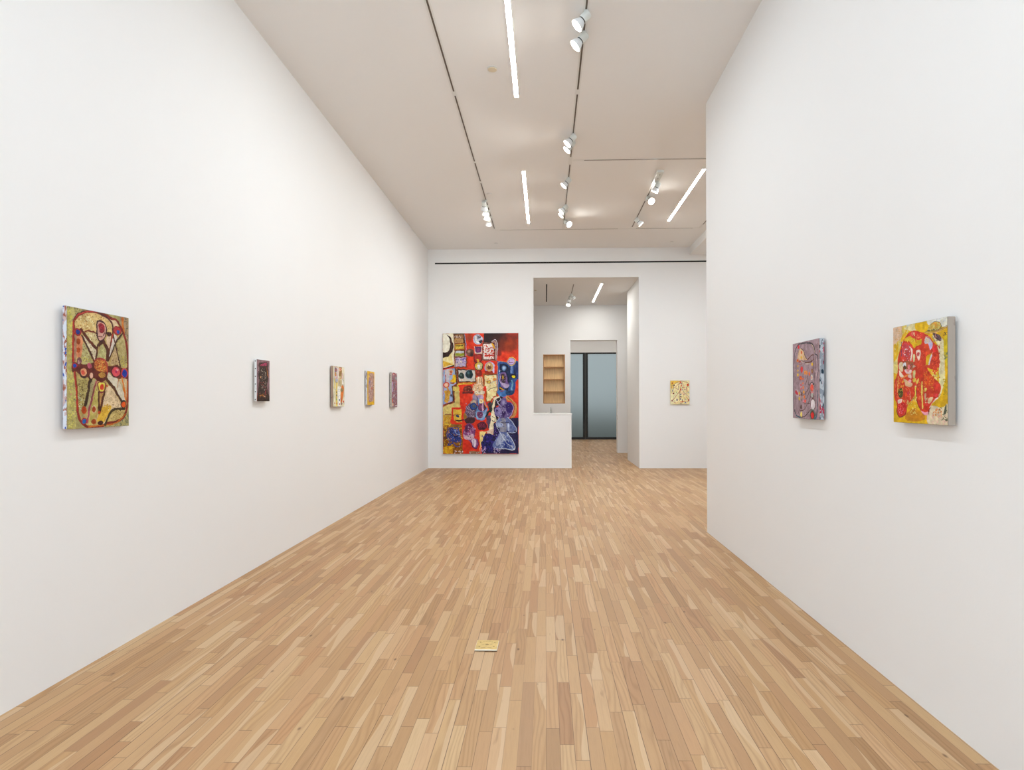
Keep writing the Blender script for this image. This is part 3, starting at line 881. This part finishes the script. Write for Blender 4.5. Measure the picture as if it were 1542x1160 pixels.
'p7': (190, 290, '''
F dcae10
S d8c878 449 13 283 2 129 94 109 200 108 467 -19 462 -2 382 108 280 232 2
R d8c878 70 12 7 14 52 1003 489
S d8b89c -2 2 129 3 212 6 171 114 24 178 -2 165
R d8a878 40 9 5 3 11 191 172
S d8c060 191 4 273 6 232 76 181 72
S b8ccd0 283 2 362 4 352 29 272 43
S d8cc98 449 0 232 23 282 49 381 68 478 62
S e0b408 449 2 619 -1 692 16 674 104 563 105 449 59
S dcdccc 674 -6 1005 -3 996 85 903 81 852 32 755 27 692 46
R c8ccd0 30 9 5 674 -10 971 49
S 6a6448 655 98 728 40 799 17 878 39 907 76 886 94 763 102 637 101
S d0a848 683 85 737 40 808 23 877 49 886 84 763 92
R e08a30 14 9 5 755 28 869 67
R c8c070 30 9 5 674 40 886 99
S e0d8a0 799 150 885 230 936 282 952 428 967 907 865 860 850 423 833 246 754 161
S d8cca0 868 209 937 214 953 379 935 513 867 496
R e6e0b8 50 10 6 833 181 936 497
S d4a80c 834 128 979 117 971 164 928 204 886 162
L b89048 137 619 105 710 122 843 114 996 94
L 6a5a38 53 637 99 755 109 886 99 996 80
L e0b870 61 637 111 754 129 886 118
S 5a4048 754 131 842 144 894 172 894 211 842 207 798 179
R 8a6a78 20 7 4 754 142 894 211
L d08c88 61 803 121 807 185
R 4a4a28 10 7 4 937 140 996 169
S d0b818 937 214 1004 191 1003 430 961 428
R 7a8450 20 8 4 953 323 995 390
S cc3c20 129 276 201 180 222 139 312 83 391 69 488 83 600 113 710 162 772 217 816 245 859 326 863 423 848 715 779 714 561 611 351 658 24 653 45 599 93 467 98 333
S d8b00c 242 135 332 116 391 137 487 170 563 166 544 220 468 225 420 247 371 203 312 167 232 161
R e0c040 24 9 5 272 133 544 195
S d83a30 332 85 468 86 563 115 553 155 487 162 449 141 371 135
R e08050 16 7 4 449 109 544 155
S d86860 362 82 401 81 411 112 372 114
L e8d8a0 107 420 93 425 119
L c83020 107 440 130 444 162 454 193
S c8bcc4 637 146 709 172 754 220 745 259 709 287 655 233 609 210
R d8c0a0 16 9 5 618 153 691 213
S c0b4e0 682 215 754 225 736 269 709 287
L d03c28 380 591 122 581 187 572 247
L c84830 76 637 146 709 177 763 221
S d84c20 609 230 673 224 709 287 727 318 655 333 609 290
S d8a80c 745 319 709 366 700 420 618 427 613 381 655 338
S d8d0d8 749 314 745 343 709 406 690 430 681 419 709 356
S e0b820 654 458 797 484 858 472 853 666 797 621 708 545
R e8d080 30 9 5 690 482 832 615
R d84020 16 11 6 762 474 849 518
R b02818 40 11 6 745 244 867 460
R e05030 40 10 6 745 244 867 460
S e03030 754 260 816 254 824 299 771 315
S c83a20 544 286 618 261 636 362 608 461 487 456 420 402 449 352
R d85030 50 10 6 429 244 618 458
S e8c8b8 458 276 534 275 534 336 506 376 468 333
E c84848 495 311 25 20
S d8402c 201 180 312 188 391 235 430 279 410 391 191 370 171 241
S e4cfc0 272 190 352 232 391 276 361 368 332 346 361 275 312 230 232 193
S c84048 222 181 292 197 352 253 342 346 232 351 181 263
R 5a4a48 30 7 4 232 207 352 364
R e8e0e0 28 6 3 201 227 352 364
R e04818 30 8 4 191 227 352 374
L 3a3060 99 171 167 165 230 171 310
L d8c8d8 61 189 168 193 222
S d8d4a0 400 308 429 315 429 372 400 380
S e0c8a0 129 383 191 380 191 476 108 430
S a85838 211 371 391 385 400 453 282 479 211 445
S d8d8e0 211 387 252 383 262 421 201 423
E 5a3a10 237 435 32 23
E e07880 317 428 26 23
R 4a3a40 16 6 3 292 398 381 450
S c8a890 400 416 448 429 390 442
L c83820 167 212 170 140 261 98 360 98 467 35 599
L 8a5030 61 98 370 232 372 371 384
S dcb008 -83 735 14 747 77 918 251 936 616 940 670 1003 -18 1006
S c88408 251 915 370 857 485 861 616 920 597 960 428 984 251 968
R e8d878 30 8 4 301 759 467 913
S d4a80a 725 810 883 722 1002 523 1001 781 950 828 796 839
R b89c10 30 12 7 934 546 993 742
S d8c8a8 689 840 796 824 916 848 1001 809 1004 999 670 998
R e09050 24 13 7 751 848 899 931
R 6a6a50 26 9 5 848 838 992 973
R e0b8a8 24 12 7 724 897 1000 998
S 4a5040 950 848 980 809 975 885 933 905
S cc3c1c 35 548 129 519 361 526 409 605 429 646 424 718 360 769 291 821 261 905 211 932 129 944 77 907 66 811 19 736 14 596
S cc3a1e 524 445 636 450 735 528 823 585 883 621 887 679 840 732 770 780 707 839 689 889 616 910 542 876 476 800 457 683 486 607
S d8501c 599 499 708 533 779 594 761 633 635 625 608 579
R e07828 50 8 4 599 492 779 626
R e06038 40 9 5 24 545 211 737
R a83014 50 9 5 486 492 866 740
R e8a030 40 5 3 486 585 761 700
R d87850 30 7 4 231 634 409 811
S d03828 761 613 849 610 883 645 866 683 796 682
E d83a3c 809 722 35 20
L 8a1c18 76 770 741 822 746 883 708
S c83c24 617 675 752 672 752 721 617 740
S d8b890 671 760 752 736 734 780 680 800
R e0d0a0 16 8 4 616 740 752 800
E d83838 653 810 27 18
L e0c860 198 561 593 561 709 570 850
S d8c060 608 655 644 650 635 680 608 685
S c8a080 607 710 635 705 626 780 607 760
E e06838 524 744 26 22
L e8b8a8 76 698 839 761 785 840 741
L f0e4e0 53 761 790 848 746
S f0a0b0 551 876 616 890 671 879 680 904 634 915 579 905
L 3a1420 76 716 839 680 874 675 904
L d87078 53 653 909 654 964
L 8a1c1c 91 486 607 457 683 476 800 542 871
L e0883c 167 170 541 282 513 390 481
S e4d0b8 119 454 191 500 211 527 139 524
S e8c8c8 232 454 361 459 351 495 272 497
S e09090 262 450 332 458 302 483
S dcb48c 211 548 302 576 380 599 361 630 262 628 231 590
E f0a8b8 336 575 28 16
S e0b8a8 302 514 361 506 361 547 302 535
S c8bc80 400 481 439 472 429 544 395 538
S d8b848 395 558 453 550 438 590 400 589
S d8b858 458 581 505 551 505 577 467 611
L d8b060 91 98 518 93 608 82 683
R d8a030 30 7 4 77 567 211 663
S 4a4a18 98 673 170 642 201 706 150 748 108 726
R d8b848 18 6 3 87 652 211 742
R 3a3020 16 6 3 98 652 191 737
S e8c8b8 93 769 175 758 165 790 103 806
R c8c070 24 6 3 191 769 311 816
S c82020 108 806 231 795 251 832 231 895 170 922 108 912 87 854
R e05848 30 8 4 98 806 231 911
R e07080 16 7 4 108 843 221 906
L 701828 91 77 822 72 897 129 944 231 921 261 863
E e85020 251 711 22 23
E c83048 296 696 16 16
L e0c0a0 61 336 676 341 759
L 3a4a70 38 457 678 419 739 360 774
L e0d060 122 434 631 443 718
L f0f0f0 61 443 626 448 637
L e8d080 107 467 739 428 780'''),
'p6': (150, 200, '''
F a08890
R b8a0a8 200 8 3 -3 -29 997 1023
R 866c74 200 8 3 -3 -29 997 1023
L 3a3c44 165 77 129 152 54 255 21 399 18 594 26 730 47 809 90 841 143 860 187 925 204 949 279 946 487
L 3a4650 154 77 129 53 237 35 436 32 634 37 833 81 922 183 975 327 987
L 2a5868 154 943 648 934 786 912 902 872 971 806 1000
L 2a6070 132 124 966 212 984 327 987
L 4a3028 121 327 985 468 971 607 918 689 884 822 870 862 832
L d8c090 66 729 52 808 113 847 167
S dcb890 268 95 341 85 411 109 481 185 563 237 521 245 252 227 194 204
R a87c60 24 6 2 238 107 536 229
L c8a078 99 254 99 194 194
L 5a3c34 110 341 85 425 119 481 190 549 232
L 6a3420 121 577 243 700 201 781 192 807 212 766 261 617 283 338 265
L 4a3830 88 807 207 804 366 829 460 839 647 862 832
L 6a5a60 77 151 133 120 210 89 338
L d0b8b8 88 885 230 935 371 881 462
L 5a444c 88 860 210 884 304 869 392
L d8a8a0 99 979 50 1000 328 984 511 975 970
L 6a4a50 55 696 456 616 335
E d82028 233 56 35 27
E e86428 351 137 31 20
E e8b820 346 200 33 15
E e88020 197 233 39 21
E c82020 197 230 18 13
E b04838 273 252 45 12
L b8a0a0 220 338 258 479 269
L c8b8b0 154 507 292 644 298
L 5a2c20 99 367 247 507 273 645 274 739 265
L a05040 99 251 286 337 294 338 270
E e8b820 745 307 32 21
E e0a828 207 308 26 14
E e8b020 206 365 26 14
E e8b820 205 424 30 20
E c82828 354 357 48 42
E e04040 351 357 31 35
E e8a020 481 404 32 28
E d83020 481 404 15 14
E e8902c 551 409 30 29
E e87030 642 426 29 26
E 9a5830 744 394 42 28
E b0a078 744 392 16 16
E d8d8c8 736 472 32 34
E d86040 736 476 14 16
E c04030 313 469 55 29
E e87020 321 469 31 21
L 5a4034 110 587 453 531 523 475 560
L 5a4034 88 655 455 613 534 613 563 694 560
E e87038 406 481 34 14
E e87838 398 541 27 13
E d83840 323 562 24 13
E e05058 336 611 34 12
E e88040 415 597 30 20
E e8a828 431 655 34 22
E e86830 431 657 15 10
E d8a828 260 667 31 21
E d8b038 256 739 31 26
E c83040 129 656 39 27
E c02838 176 671 32 20
L c8b8b8 66 85 620 188 632 231 701 143 695 84 655
E e89028 455 718 34 25
E e05030 455 718 15 13
E e85848 485 774 33 23
E d08098 418 775 24 23
L 9a4820 99 245 694 445 694
L 5a3820 110 626 568 612 610 515 666 473 684
L 5a4438 242 360 669 359 765
E b89070 352 727 17 17
L 6a3830 66 251 765 257 862 278 911
E 5a3428 329 850 34 27
L 5a3a34 88 199 901 270 959
L 5a3424 99 285 901 442 886 540 833 568 807 690 804
L 5a3020 66 387 789 499 809 568 809
L 4a3830 99 652 644 583 700 527 747
L 4a3830 88 692 706 623 776 554 814
E f0d868 335 949 36 35
S 3a3a3a 667 545 721 537 814 549 801 572 694 565
E d86020 734 603 58 47
E e85850 733 605 38 36
E d8a0a8 728 556 48 7
E d89090 733 664 71 13
E b8c0b8 745 697 38 28
L 4a2c20 121 640 573 666 640 692 673
L 4a2c20 121 745 730 797 767 836 814
E 5a3428 767 814 92 73
E e8dce0 766 816 75 66
L 6a3424 154 798 702 771 749
E 5a7068 752 945 99 67
E 6a3424 749 947 73 52
E e01c1c 750 954 53 37
L 1a6080 132 899 952 872 994 806 1004
L 4a3028 99 873 906 860 953'''),
'p2': (72, 110, '''
F 8a6c70
R a08488 60 23 7 -2 -20 1000 991
R 6a5054 60 23 7 -2 -20 1000 991
S 35241e 167 92 463 64 797 44 881 198 898 428 795 619 863 777 1000 893 1017 1000 23 1003 58 836 127 628 195 482 130 400 197 245
R 120e0c 80 30 9 128 62 898 991
R 5a4438 90 20 6 161 103 863 981
S a83458 264 120 730 56 797 86 763 128 429 147 297 150
R e06890 8 18 6 297 82 763 139
R 3a2420 14 20 6 281 87 780 149
R c8b8a0 70 15 5 327 206 762 727
R f0e8e0 20 12 4 360 206 728 727
R 1a1412 60 18 6 327 226 830 643
R a83030 16 17 5 259 477 761 665
L d08020 219 796 231 830 335 898 407
L a85040 175 729 160 796 231
S c89868 261 408 327 397 327 438 261 439
L b83c50 204 727 704 625 832
R d89020 12 23 7 190 813 659 897
E f0e0d0 585 727 27 11
E f0e0b0 618 885 34 13
R e08060 14 18 6 -7 792 794 918
L c05030 102 19 816 17 993'''),
'p3': (72, 110, '''
F e0dcc0
R ece8d8 40 30 9 17 -13 1032 987
P d8c8c8 71 23 460 31 441 265 274 407 126 399
L c08880 97 108 21 422 32 348 267
E 48484a 237 91 66 63
E c04030 244 96 37 27
E e09030 218 197 74 53
E 78a870 255 185 33 21
E a83830 237 236 33 15
R c86868 12 17 5 200 279 422 321
P a8b0c0 200 324 422 313 404 372 200 387
P 6a6864 181 387 404 388 348 405 181 403
S a07840 497 19 762 10 762 161 743 290 610 282 497 211 535 103
E e8c0a0 618 58 129 41
E d83828 610 58 38 26
P d8b0b0 781 139 858 158 877 298 781 289
P e4dfc8 820 19 1032 2 993 327 877 308 839 148
L d89850 166 724 280 497 328 385 426 292 575
S c8b890 460 371 648 314 762 332 762 483 610 539 460 488
R a8a07c 16 17 5 478 346 743 528
S dcd4b0 460 297 610 229 648 281
P e8cf60 90 295 163 293 163 556 90 557
P e8cc68 237 407 404 404 311 575 237 565
P ecd060 218 587 385 574 377 998 237 993
S f0f0e8 385 532 762 526 610 581 610 987 404 987
R 5a5858 12 17 5 404 551 610 870
S e8e4dc 781 311 916 329 916 458 781 439
S d87020 724 505 839 460 954 544 877 739 762 901 648 902 667 634
S 988050 667 548 877 545 877 610 667 623
R e89040 20 23 6 686 633 877 880
E 9a8070 724 933 84 32
L 6a5c40 83 800 310 954 371 974 630 954 933
E 3a3a3a 847 454 31 15
E c83020 134 919 33 21
E b83828 311 924 33 25
E c02820 554 939 34 28
E d02818 916 879 46 28
E 5a4030 303 644 44 23
E 5a5440 303 723 44 27
E 70a850 303 823 37 27
E 4a6080 542 838 53 26
L 404038 69 126 572 237 576'''),
'p4': (60, 110, '''
F e0b030
R f0c840 50 31 7 5 -8 984 993
R d89828 30 31 7 5 -8 984 993
S b08c80 202 142 329 73 536 40 798 51 904 105 905 506 854 890 595 917 314 913 161 817 129 406
R 8a6870 130 31 7 156 69 879 901
R d0b8b0 130 29 6 156 69 879 901
R c89070 50 26 5 156 69 879 901
R 8080b0 26 23 5 157 235 905 901
R a8b898 24 23 5 181 124 879 837
E 6070b8 348 321 62 48
E e08050 445 236 52 26
E d8c060 305 151 72 26
E c84820 639 507 52 42
R e8b040 10 31 7 853 261 968 791
R 5a5080 8 29 6 842 262 947 791
S e8b820 391 923 958 900 984 993 391 993'''),
'p5': (60, 110, '''
F c8bcc0
S 8a7078 87 94 183 29 409 -7 701 30 931 133 964 978 119 978
L a82020 221 55 200 119 62 409 4 701 41 832 135
E d8a090 376 52 103 28
L c82020 207 396 99 428 237 312 312
L e09070 152 701 201 898 294
E 90b0a8 767 152 92 43
P b8a0c0 24 274 248 250 215 556 24 558
R a89ab0 20 32 5 24 273 215 547
L 902028 165 55 232 312 238 119 252
R a82830 50 39 6 119 256 964 617
R 505070 50 36 6 248 256 931 617
R c8b0c8 50 36 6 183 256 931 936
R 902830 50 42 7 119 553 964 978
E d06020 151 810 77 53
E e8c8a0 209 926 90 51
L 902020 193 409 724 473 830 376 978
L 904038 303 800 786 767 935
E c8c0c0 409 660 91 36
P e8e8e8 603 946 931 946 931 967 603 967
R e87850 12 29 5 701 209 997 423'''),
'p8': (110, 140, '''
F e8d8a0
R f0e4c0 50 20 16 0 163 993 994
S e8c060 6 1 570 6 171 160 170 292 3 318
S e8c8a0 533 453 796 559 664 611 598 558
S e4dcb0 0 609 450 505 163 954 -4 980
L 8a5060 171 221 134 338 83 570 12 734 46 898 87 963 153 930 231 831 309 879 507
L 985068 158 188 147 170 266 236 306 418 373
L b85058 132 236 293 370 188 519 84
L a84838 211 500 426 333 610 198 755 81 848
L b86050 119 81 861 296 941 463 861 497 795
L 705070 145 569 32 436 189 418 347 483 452 482 611 497 822
L 9a4030 158 602 85 534 268 533 400 499 505
L 907090 132 649 400 763 546 894 625 976 717 975 849 859 915
L c06040 171 812 664 959 809
L c06848 171 958 862 661 875
L b06050 119 664 611 879 507
L a88098 119 618 98 700 230 799 165
L c89070 105 762 690 728 862
L 6a6a80 145 71 193 154 193 170 292 118 437 69 331 71 199
E a82010 95 104 37 24
E 502010 194 194 33 34
E d84020 520 73 36 32
E 706080 552 117 30 18
E c82818 576 209 26 37
E d84010 911 181 53 45
E 2a3070 630 282 26 21
E c83020 537 374 40 34
E 5a5a98 636 381 20 24
E c86040 708 282 33 26
E 8a5060 764 381 33 26
E 5a9050 317 487 23 24
E 801010 161 541 43 34
E 2a2a80 542 580 40 24
E 4a4a90 118 440 27 19
E 708878 531 663 43 29
L a83028 185 481 690 597 690
E 2a2a80 540 774 36 26
E 701848 81 848 37 27
E b83030 958 820 33 32
E 5a4870 629 822 23 32
E 7a6a80 347 808 37 53
E c82010 554 901 43 24
E d04818 642 888 40 32
E 500808 552 974 36 24
E 4060a0 787 921 33 24
E 6888b0 794 803 23 13
E 60a0a0 944 487 23 26
L d07040 171 888 336 887 494
R c0a0b0 26 8 7 568 85 864 427'''),
}

def vnoise(rng, ny, nx, cells):
    gy, gx = max(2, int(cells)), max(2, int(cells*nx/ny)+1)
    g = rng.random((gy+2, gx+2))
    y = np.linspace(0, gy-.001, ny)[:, None]; x = np.linspace(0, gx-.001, nx)[None, :]
    yi, xi = y.astype(int), x.astype(int); fy, fx = y-yi, x-xi
    fy = fy*fy*(3-2*fy); fx = fx*fx*(3-2*fx)
    a = g[yi, xi]*(1-fx)+g[yi, xi+1]*fx; b = g[yi+1, xi]*(1-fx)+g[yi+1, xi+1]*fx
    return a*(1-fy)+b*fy
def smooth_pts(P, closed, n=7):
    out = []; m = len(P); P = np.array(P)
    rng = range(m) if closed else range(m-1)
    for i in rng:
        if closed: p0, p1, p2, p3 = P[(i-1) % m], P[i], P[(i+1) % m], P[(i+2) % m]
        else: p0, p1, p2, p3 = P[max(i-1, 0)], P[i], P[i+1], P[min(i+2, m-1)]
        for k in range(n):
            s = k/n
            out.append(.5*((2*p1)+(-p0+p2)*s+(2*p0-5*p1+4*p2-p3)*s*s+(-p0+3*p1-3*p2+p3)*s**3))
    if not closed: out.append(P[-1])
    return np.array(out)
def paint(key, aspect):
    nx, ny, txt = ART[key]
    rng = np.random.default_rng(sum(map(ord, key)))
    V, U = np.meshgrid(np.linspace(0, 1, ny), np.linspace(0, 1, nx), indexing='ij')
    U = U*aspect
    wob = .0035
    U = U + wob*(vnoise(rng, ny, nx, 46)-.5)*2; V = V + wob*(vnoise(rng, ny, nx, 46)-.5)*2
    img = np.zeros((ny, nx, 3)); img[:] = .5
    def dab(mask, col, amp=.10):
        if not mask.any(): return
        col = np.array([int(col[i:i+2], 16)/255 for i in (0, 2, 4)])
        ys, xs = np.nonzero(mask); y0, y1, x0, x1 = ys.min(), ys.max()+1, xs.min(), xs.max()+1
        n = (vnoise(rng, y1-y0, x1-x0, max(3, (y1-y0)/7))-.5)+.7*(rng.random((y1-y0, x1-x0))-.5)
        sub = img[y0:y1, x0:x1]; mm = mask[y0:y1, x0:x1]
        sub[mm] = (col+amp*n[..., None])[mm]
    def inside(P):
        x0, y0 = P.min(0)-.01; x1, y1 = P.max(0)+.01
        box = (U >= x0) & (U <= x1) & (V >= y0) & (V <= y1)
        r = np.zeros(U.shape, bool); u = U[box]; v = V[box]; c = np.zeros(u.shape, bool)
        Q = np.roll(P, -1, 0)
        for (ax, ay), (bx_, by) in zip(P, Q):
            if ay == by: continue
            c ^= ((ay > v) != (by > v)) & (u < (bx_-ax)*(v-ay)/(by-ay)+ax)
        r[box] = c; return r
    for ln in txt.strip().split('\n'):
        w_ = ln.split(); k, col = w_[0], w_[1]; a = [float(s)/1000 for s in w_[2:]]
        if k == 'F': dab(np.ones(U.shape, bool), col)
        elif k in 'PS':
            P = np.array(a).reshape(-1, 2)*[aspect, 1]
            if k == 'S': P = smooth_pts(P, True)
            dab(inside(P), col)
        elif k == 'L':
            w = max(a[0]/10, .0042)/2; P = smooth_pts(np.array(a[1:]).reshape(-1, 2)*[aspect, 1], False)
            x0, y0 = P.min(0)-w*1.5; x1, y1 = P.max(0)+w*1.5
            box = (U >= x0) & (U <= x1) & (V >= y0) & (V <= y1)
            u, v = U[box], V[box]; d = np.full(u.shape, 9.)
            for A_, B_ in zip(P, P[1:]):
                e = B_-A_; l = (e**2).sum()+1e-12
                s = np.clip(((u-A_[0])*e[0]+(v-A_[1])*e[1])/l, 0, 1)
                d = np.minimum(d, np.hypot(u-A_[0]-s*e[0], v-A_[1]-s*e[1]))
            w_ = w*(.75+.5*vnoise(rng, ny, nx, 30)[box])
            mask = np.zeros(U.shape, bool); mask[box] = d < w_; dab(mask, col, .12)
        elif k == 'E':
            dab(((U-a[0]*aspect)/(a[2]*aspect+1e-6))**2+((V-a[1])/(a[3]+1e-6))**2 < 1, col)
        elif k == 'G':
            q = ((U-a[0]*aspect)/(a[2]*aspect))**2+((V-a[1])/a[3])**2
            al = np.clip(1.25*(1-q), 0, 1)*a[4]; al = np.clip(al*(.6+.8*vnoise(rng, ny, nx, 26)), 0, 1)[..., None]
            cc = np.array([int(col[i:i+2], 16)/255 for i in (0, 2, 4)]); img[:] = img*(1-al)+cc*al
        elif k == 'R':
            n = int(a[0]*1000+.5); ru, rv, u0, v0, u1, v1 = a[1:]
            for _ in range(n):
                cu, cv = rng.uniform(u0, u1), rng.uniform(v0, v1)
                s1, s2 = rng.uniform(.5, 1.3), rng.uniform(.6, 1.9); sk = rng.uniform(-.5, .5)
                du = (U/aspect-cu)+sk*(V-cv)*ru/max(rv, 1e-4); 
                m = (du/(ru*s1+1e-4))**2+((V-cv)/(rv*s2+1e-4))**2 < 1
                dab(m, col, .14)
    # fine brushwork
    img *= (.90+.16*vnoise(rng, ny, nx, ny/9))[..., None]
    img += .035*(vnoise(rng, ny, nx, ny/2.2)-.5)[..., None] + .02*(rng.random((ny, nx, 1))-.5)
    img = np.clip(img, 0.01, 1)
    img = img + DEPTH.get(key, .12)*(img*img*(3-2*img)-img)
    return np.clip(img*TONE.get(key, 1.0), 0.01, 1)
TONE = dict(p1=.90, big=.96, p6=.97, p7=.98)
DEPTH = dict(big=.45, p1=.35, p6=.2, p8=.3)
def art_mat():
    m = bpy.data.materials.new('oil_paint'); m.use_nodes = True
    nt = m.node_tree; b = nt.nodes['Principled BSDF']
    at = nt.nodes.new('ShaderNodeVertexColor'); at.layer_name = 'paint'
    nt.links.new(at.outputs['Color'], b.inputs['Base Color'])
    b.inputs['Roughness'].default_value = .5; b.inputs['Specular IOR Level'].default_value = .25
    tc = nt.nodes.new('ShaderNodeTexCoord'); n = nt.nodes.new('ShaderNodeTexNoise'); n.inputs['Scale'].default_value = 120; n.inputs['Detail'].default_value = 4
    nt.links.new(tc.outputs['Object'], n.inputs['Vector'])
    bp = nt.nodes.new('ShaderNodeBump'); bp.inputs['Strength'].default_value = .35; bp.inputs['Distance'].default_value = .0015
    nt.links.new(n.outputs['Fac'], bp.inputs['Height']); nt.links.new(bp.outputs['Normal'], b.inputs['Normal'])
    return m
M['paint'] = art_mat()
def edge_mat(name, base, blobs, scale=(30, 30, 18)):
    # canvas edge with dried paint drips: base colour and (threshold, colour) layers of noise
    m = mat(name, srgb(base), .8, spec=.2); nt = m.node_tree; b = nt.nodes['Principled BSDF']
    tc = nt.nodes.new('ShaderNodeTexCoord'); cur = None
    for i, (th, colr) in enumerate(blobs):
        mp = nt.nodes.new('ShaderNodeMapping'); mp.inputs['Scale'].default_value = scale; mp.inputs['Location'].default_value = (7.3*i, 3.1*i, 5.7*i)
        nt.links.new(tc.outputs['Object'], mp.inputs['Vector'])
        n = nt.nodes.new('ShaderNodeTexNoise'); n.inputs['Scale'].default_value = 1; n.inputs['Detail'].default_value = 3
        nt.links.new(mp.outputs[0], n.inputs['Vector'])
        r = nt.nodes.new('ShaderNodeValToRGB'); r.color_ramp.elements[0].position = th; r.color_ramp.elements[1].position = th+.03
        nt.links.new(n.outputs['Fac'], r.inputs['Fac'])
        mx = nt.nodes.new('ShaderNodeMix'); mx.data_type = 'RGBA'
        nt.links.new(r.outputs['Color'], mx.inputs[0])
        if cur is None: mx.inputs[6].default_value = (*srgb(base), 1)
        else: nt.links.new(cur, mx.inputs[6])
        mx.inputs[7].default_value = (*srgb(colr), 1); cur = mx.outputs[2]
    if cur is not None: nt.links.new(cur, b.inputs['Base Color'])
    return m
def painting(key, label, centre, W, Ht, normal, thick, gap, edge, tacks=()):
    """normal: 'X' faces +x (left wall), 'x' faces -x (right wall), 'y' faces -y (far wall). centre lies on the wall plane."""
    t = thing('painting', label, 'painting', centre)
    t.rotation_euler = (0, 0, {'y': 0, 'X': PI/2, 'x': -PI/2}[normal])
    # local frame: x to the right as seen from the front, -y out of the wall, z up
    yf = -(gap+thick)
    bm = bmesh.new(); bx(bm, -W/2, W/2, yf, -gap, -Ht/2, Ht/2); obj('canvas_edge', bm, edge, t, .003)
    bm = bmesh.new()
    for s in (-1, 1): bx(bm, s*W*.28-.015, s*W*.28+.015, -gap, -.0012, -Ht*.42, Ht*.42)
    bx(bm, -W*.28+.015, W*.28-.015, -gap, -.0015, Ht*.36, Ht*.36+.03)
    obj('stretcher', bm, M['ply'], t)
    nx, ny, _ = ART[key]
    img = paint(key, W/Ht)
    lin = np.where(img <= .04045, img/12.92, ((img+.055)/1.055)**2.4)
    lum = img.mean(2)
    Xs, Zs = np.meshgrid(np.linspace(-W/2+.0015, W/2-.0015, nx), np.linspace(Ht/2-.0015, -Ht/2+.0015, ny))
    Ys = np.full(Xs.shape, yf-.0012) - .0009*lum
    co = np.stack([Xs, Ys, Zs], -1).reshape(-1, 3)
    idx = np.arange(nx*ny).reshape(ny, nx)
    q = np.stack([idx[:-1, :-1], idx[1:, :-1], idx[1:, 1:], idx[:-1, 1:]], -1).reshape(-1, 4)
    me = bpy.data.meshes.new('painted_face')
    me.vertices.add(len(co)); me.vertices.foreach_set('co', co.astype(np.float32).ravel())
    me.loops.add(q.size); me.loops.foreach_set('vertex_index', q.astype(np.int32).ravel())
    me.polygons.add(len(q)); me.polygons.foreach_set('loop_start', np.arange(0, q.size, 4, dtype=np.int32))
    me.update(calc_edges=True); me.validate()
    ca = me.color_attributes.new('paint', 'FLOAT_COLOR', 'POINT')
    ca.data.foreach_set('color', np.concatenate([lin.reshape(-1, 3), np.ones((nx*ny, 1))], 1).astype(np.float32).ravel())
    me.materials.append(M['paint'])
    o = bpy.data.objects.new('painted_face', me); COL.objects.link(o); o.parent = t
    for s, z in tacks:
        bm = bmesh.new(); lathe(bm, [(.0045, 0), (.0045, .0015), (.002, .0028)], 10, Matrix.Translation((s*W/2, yf+thick*.5, z)) @ Matrix.Rotation(s*PI/2, 4, 'Y')); obj('tack', bm, M['black'], t)
    return t
white_edge = edge_mat('white_primed_edge', 'dcdcda', [(.60, 'b8b4b0'), (.68, '4a4644')])
G0 = .012
painting('big', 'very large red and violet painting crowded with framed shapes, left of the passage', (-1.299, D, 1.502), 1.524, 2.425, 'y', .03, .012,
         edge_mat('raw_canvas_edge', 'c8bcae', [(.62, 'a88878')]))
painting('p8', 'small cream painting with thin red and blue lines on the far wall', (2.682, D, 1.513), .378, .475, 'y', .018, .008,
         edge_mat('cream_canvas_edge', 'd8c8a8', [(.6, 'c09868')]))
painting('p1', 'large green and brown painting with red-ringed blue dots, leftmost on the left wall', (XL, 3.103, 1.526), .440, .604, 'X', .019, .017,
         edge_mat('dripped_white_edge', 'cfd2da', [(.50, 'c0a8a4'), (.57, '9a5c4a'), (.63, '3050a0')], (60, 60, 30)))
painting('p2', 'dark blackish painting with pink touches, second from left on the left wall', (XL, 4.938, 1.530), .228, .342, 'X', .019, .017,
         edge_mat('white_gesso_edge', 'e0e0e0', [(.64, 'c8c4bc'), (.70, 'c8a850')]), tacks=[(-1, -.155+.062*k) for k in range(6)])
painting('p3', 'small pale painting with an orange shape and bare linen edge, left wall', (XL, 6.769, 1.523), .374, .451, 'X', .026, .010,
         edge_mat('bare_linen_edge', 'a88e7c', [(.62, '94786a'), (.70, '7a4a40')]))
painting('p4', 'small painting with yellow border around a speckled mauve arch, left wall', (XL, 8.028, 1.531), .327, .448, 'X', .024, .010,
         edge_mat('smeared_white_edge', 'cfcfd2', [(.56, '9a8f90'), (.64, 'c88a48'), (.67, '4a4040')]))
painting('p5', 'small crimson and lilac painting, the farthest on the left wall', (XL, 9.286, 1.528), .350, .532, 'X', .026, .010,
         edge_mat('beige_stapled_edge', 'bab2a6', [(.58, '9a9284'), (.66, '8aa090')]), tacks=[(-1, -.22+.11*k) for k in range(5)])
painting('p6', 'mauve grey painting with dots and a dark oval line on the right wall', (XR, 3.820, 1.484), .388, .485, 'x', .027, .012,
         edge_mat('streaked_grey_edge', 'b4b8bc', [(.50, '8a9098'), (.55, '2a3a46'), (.60, 'b03c50')], (50, 50, 20)))
painting('p7', 'bright yellow painting with a red branching figure, rightmost on the right wall', (XR, 2.671, 1.475), .382, .440, 'x', .030, .012,
         edge_mat('grey_linen_edge', 'a09488', [(.66, '8e8278'), (.74, 'a05068')]))
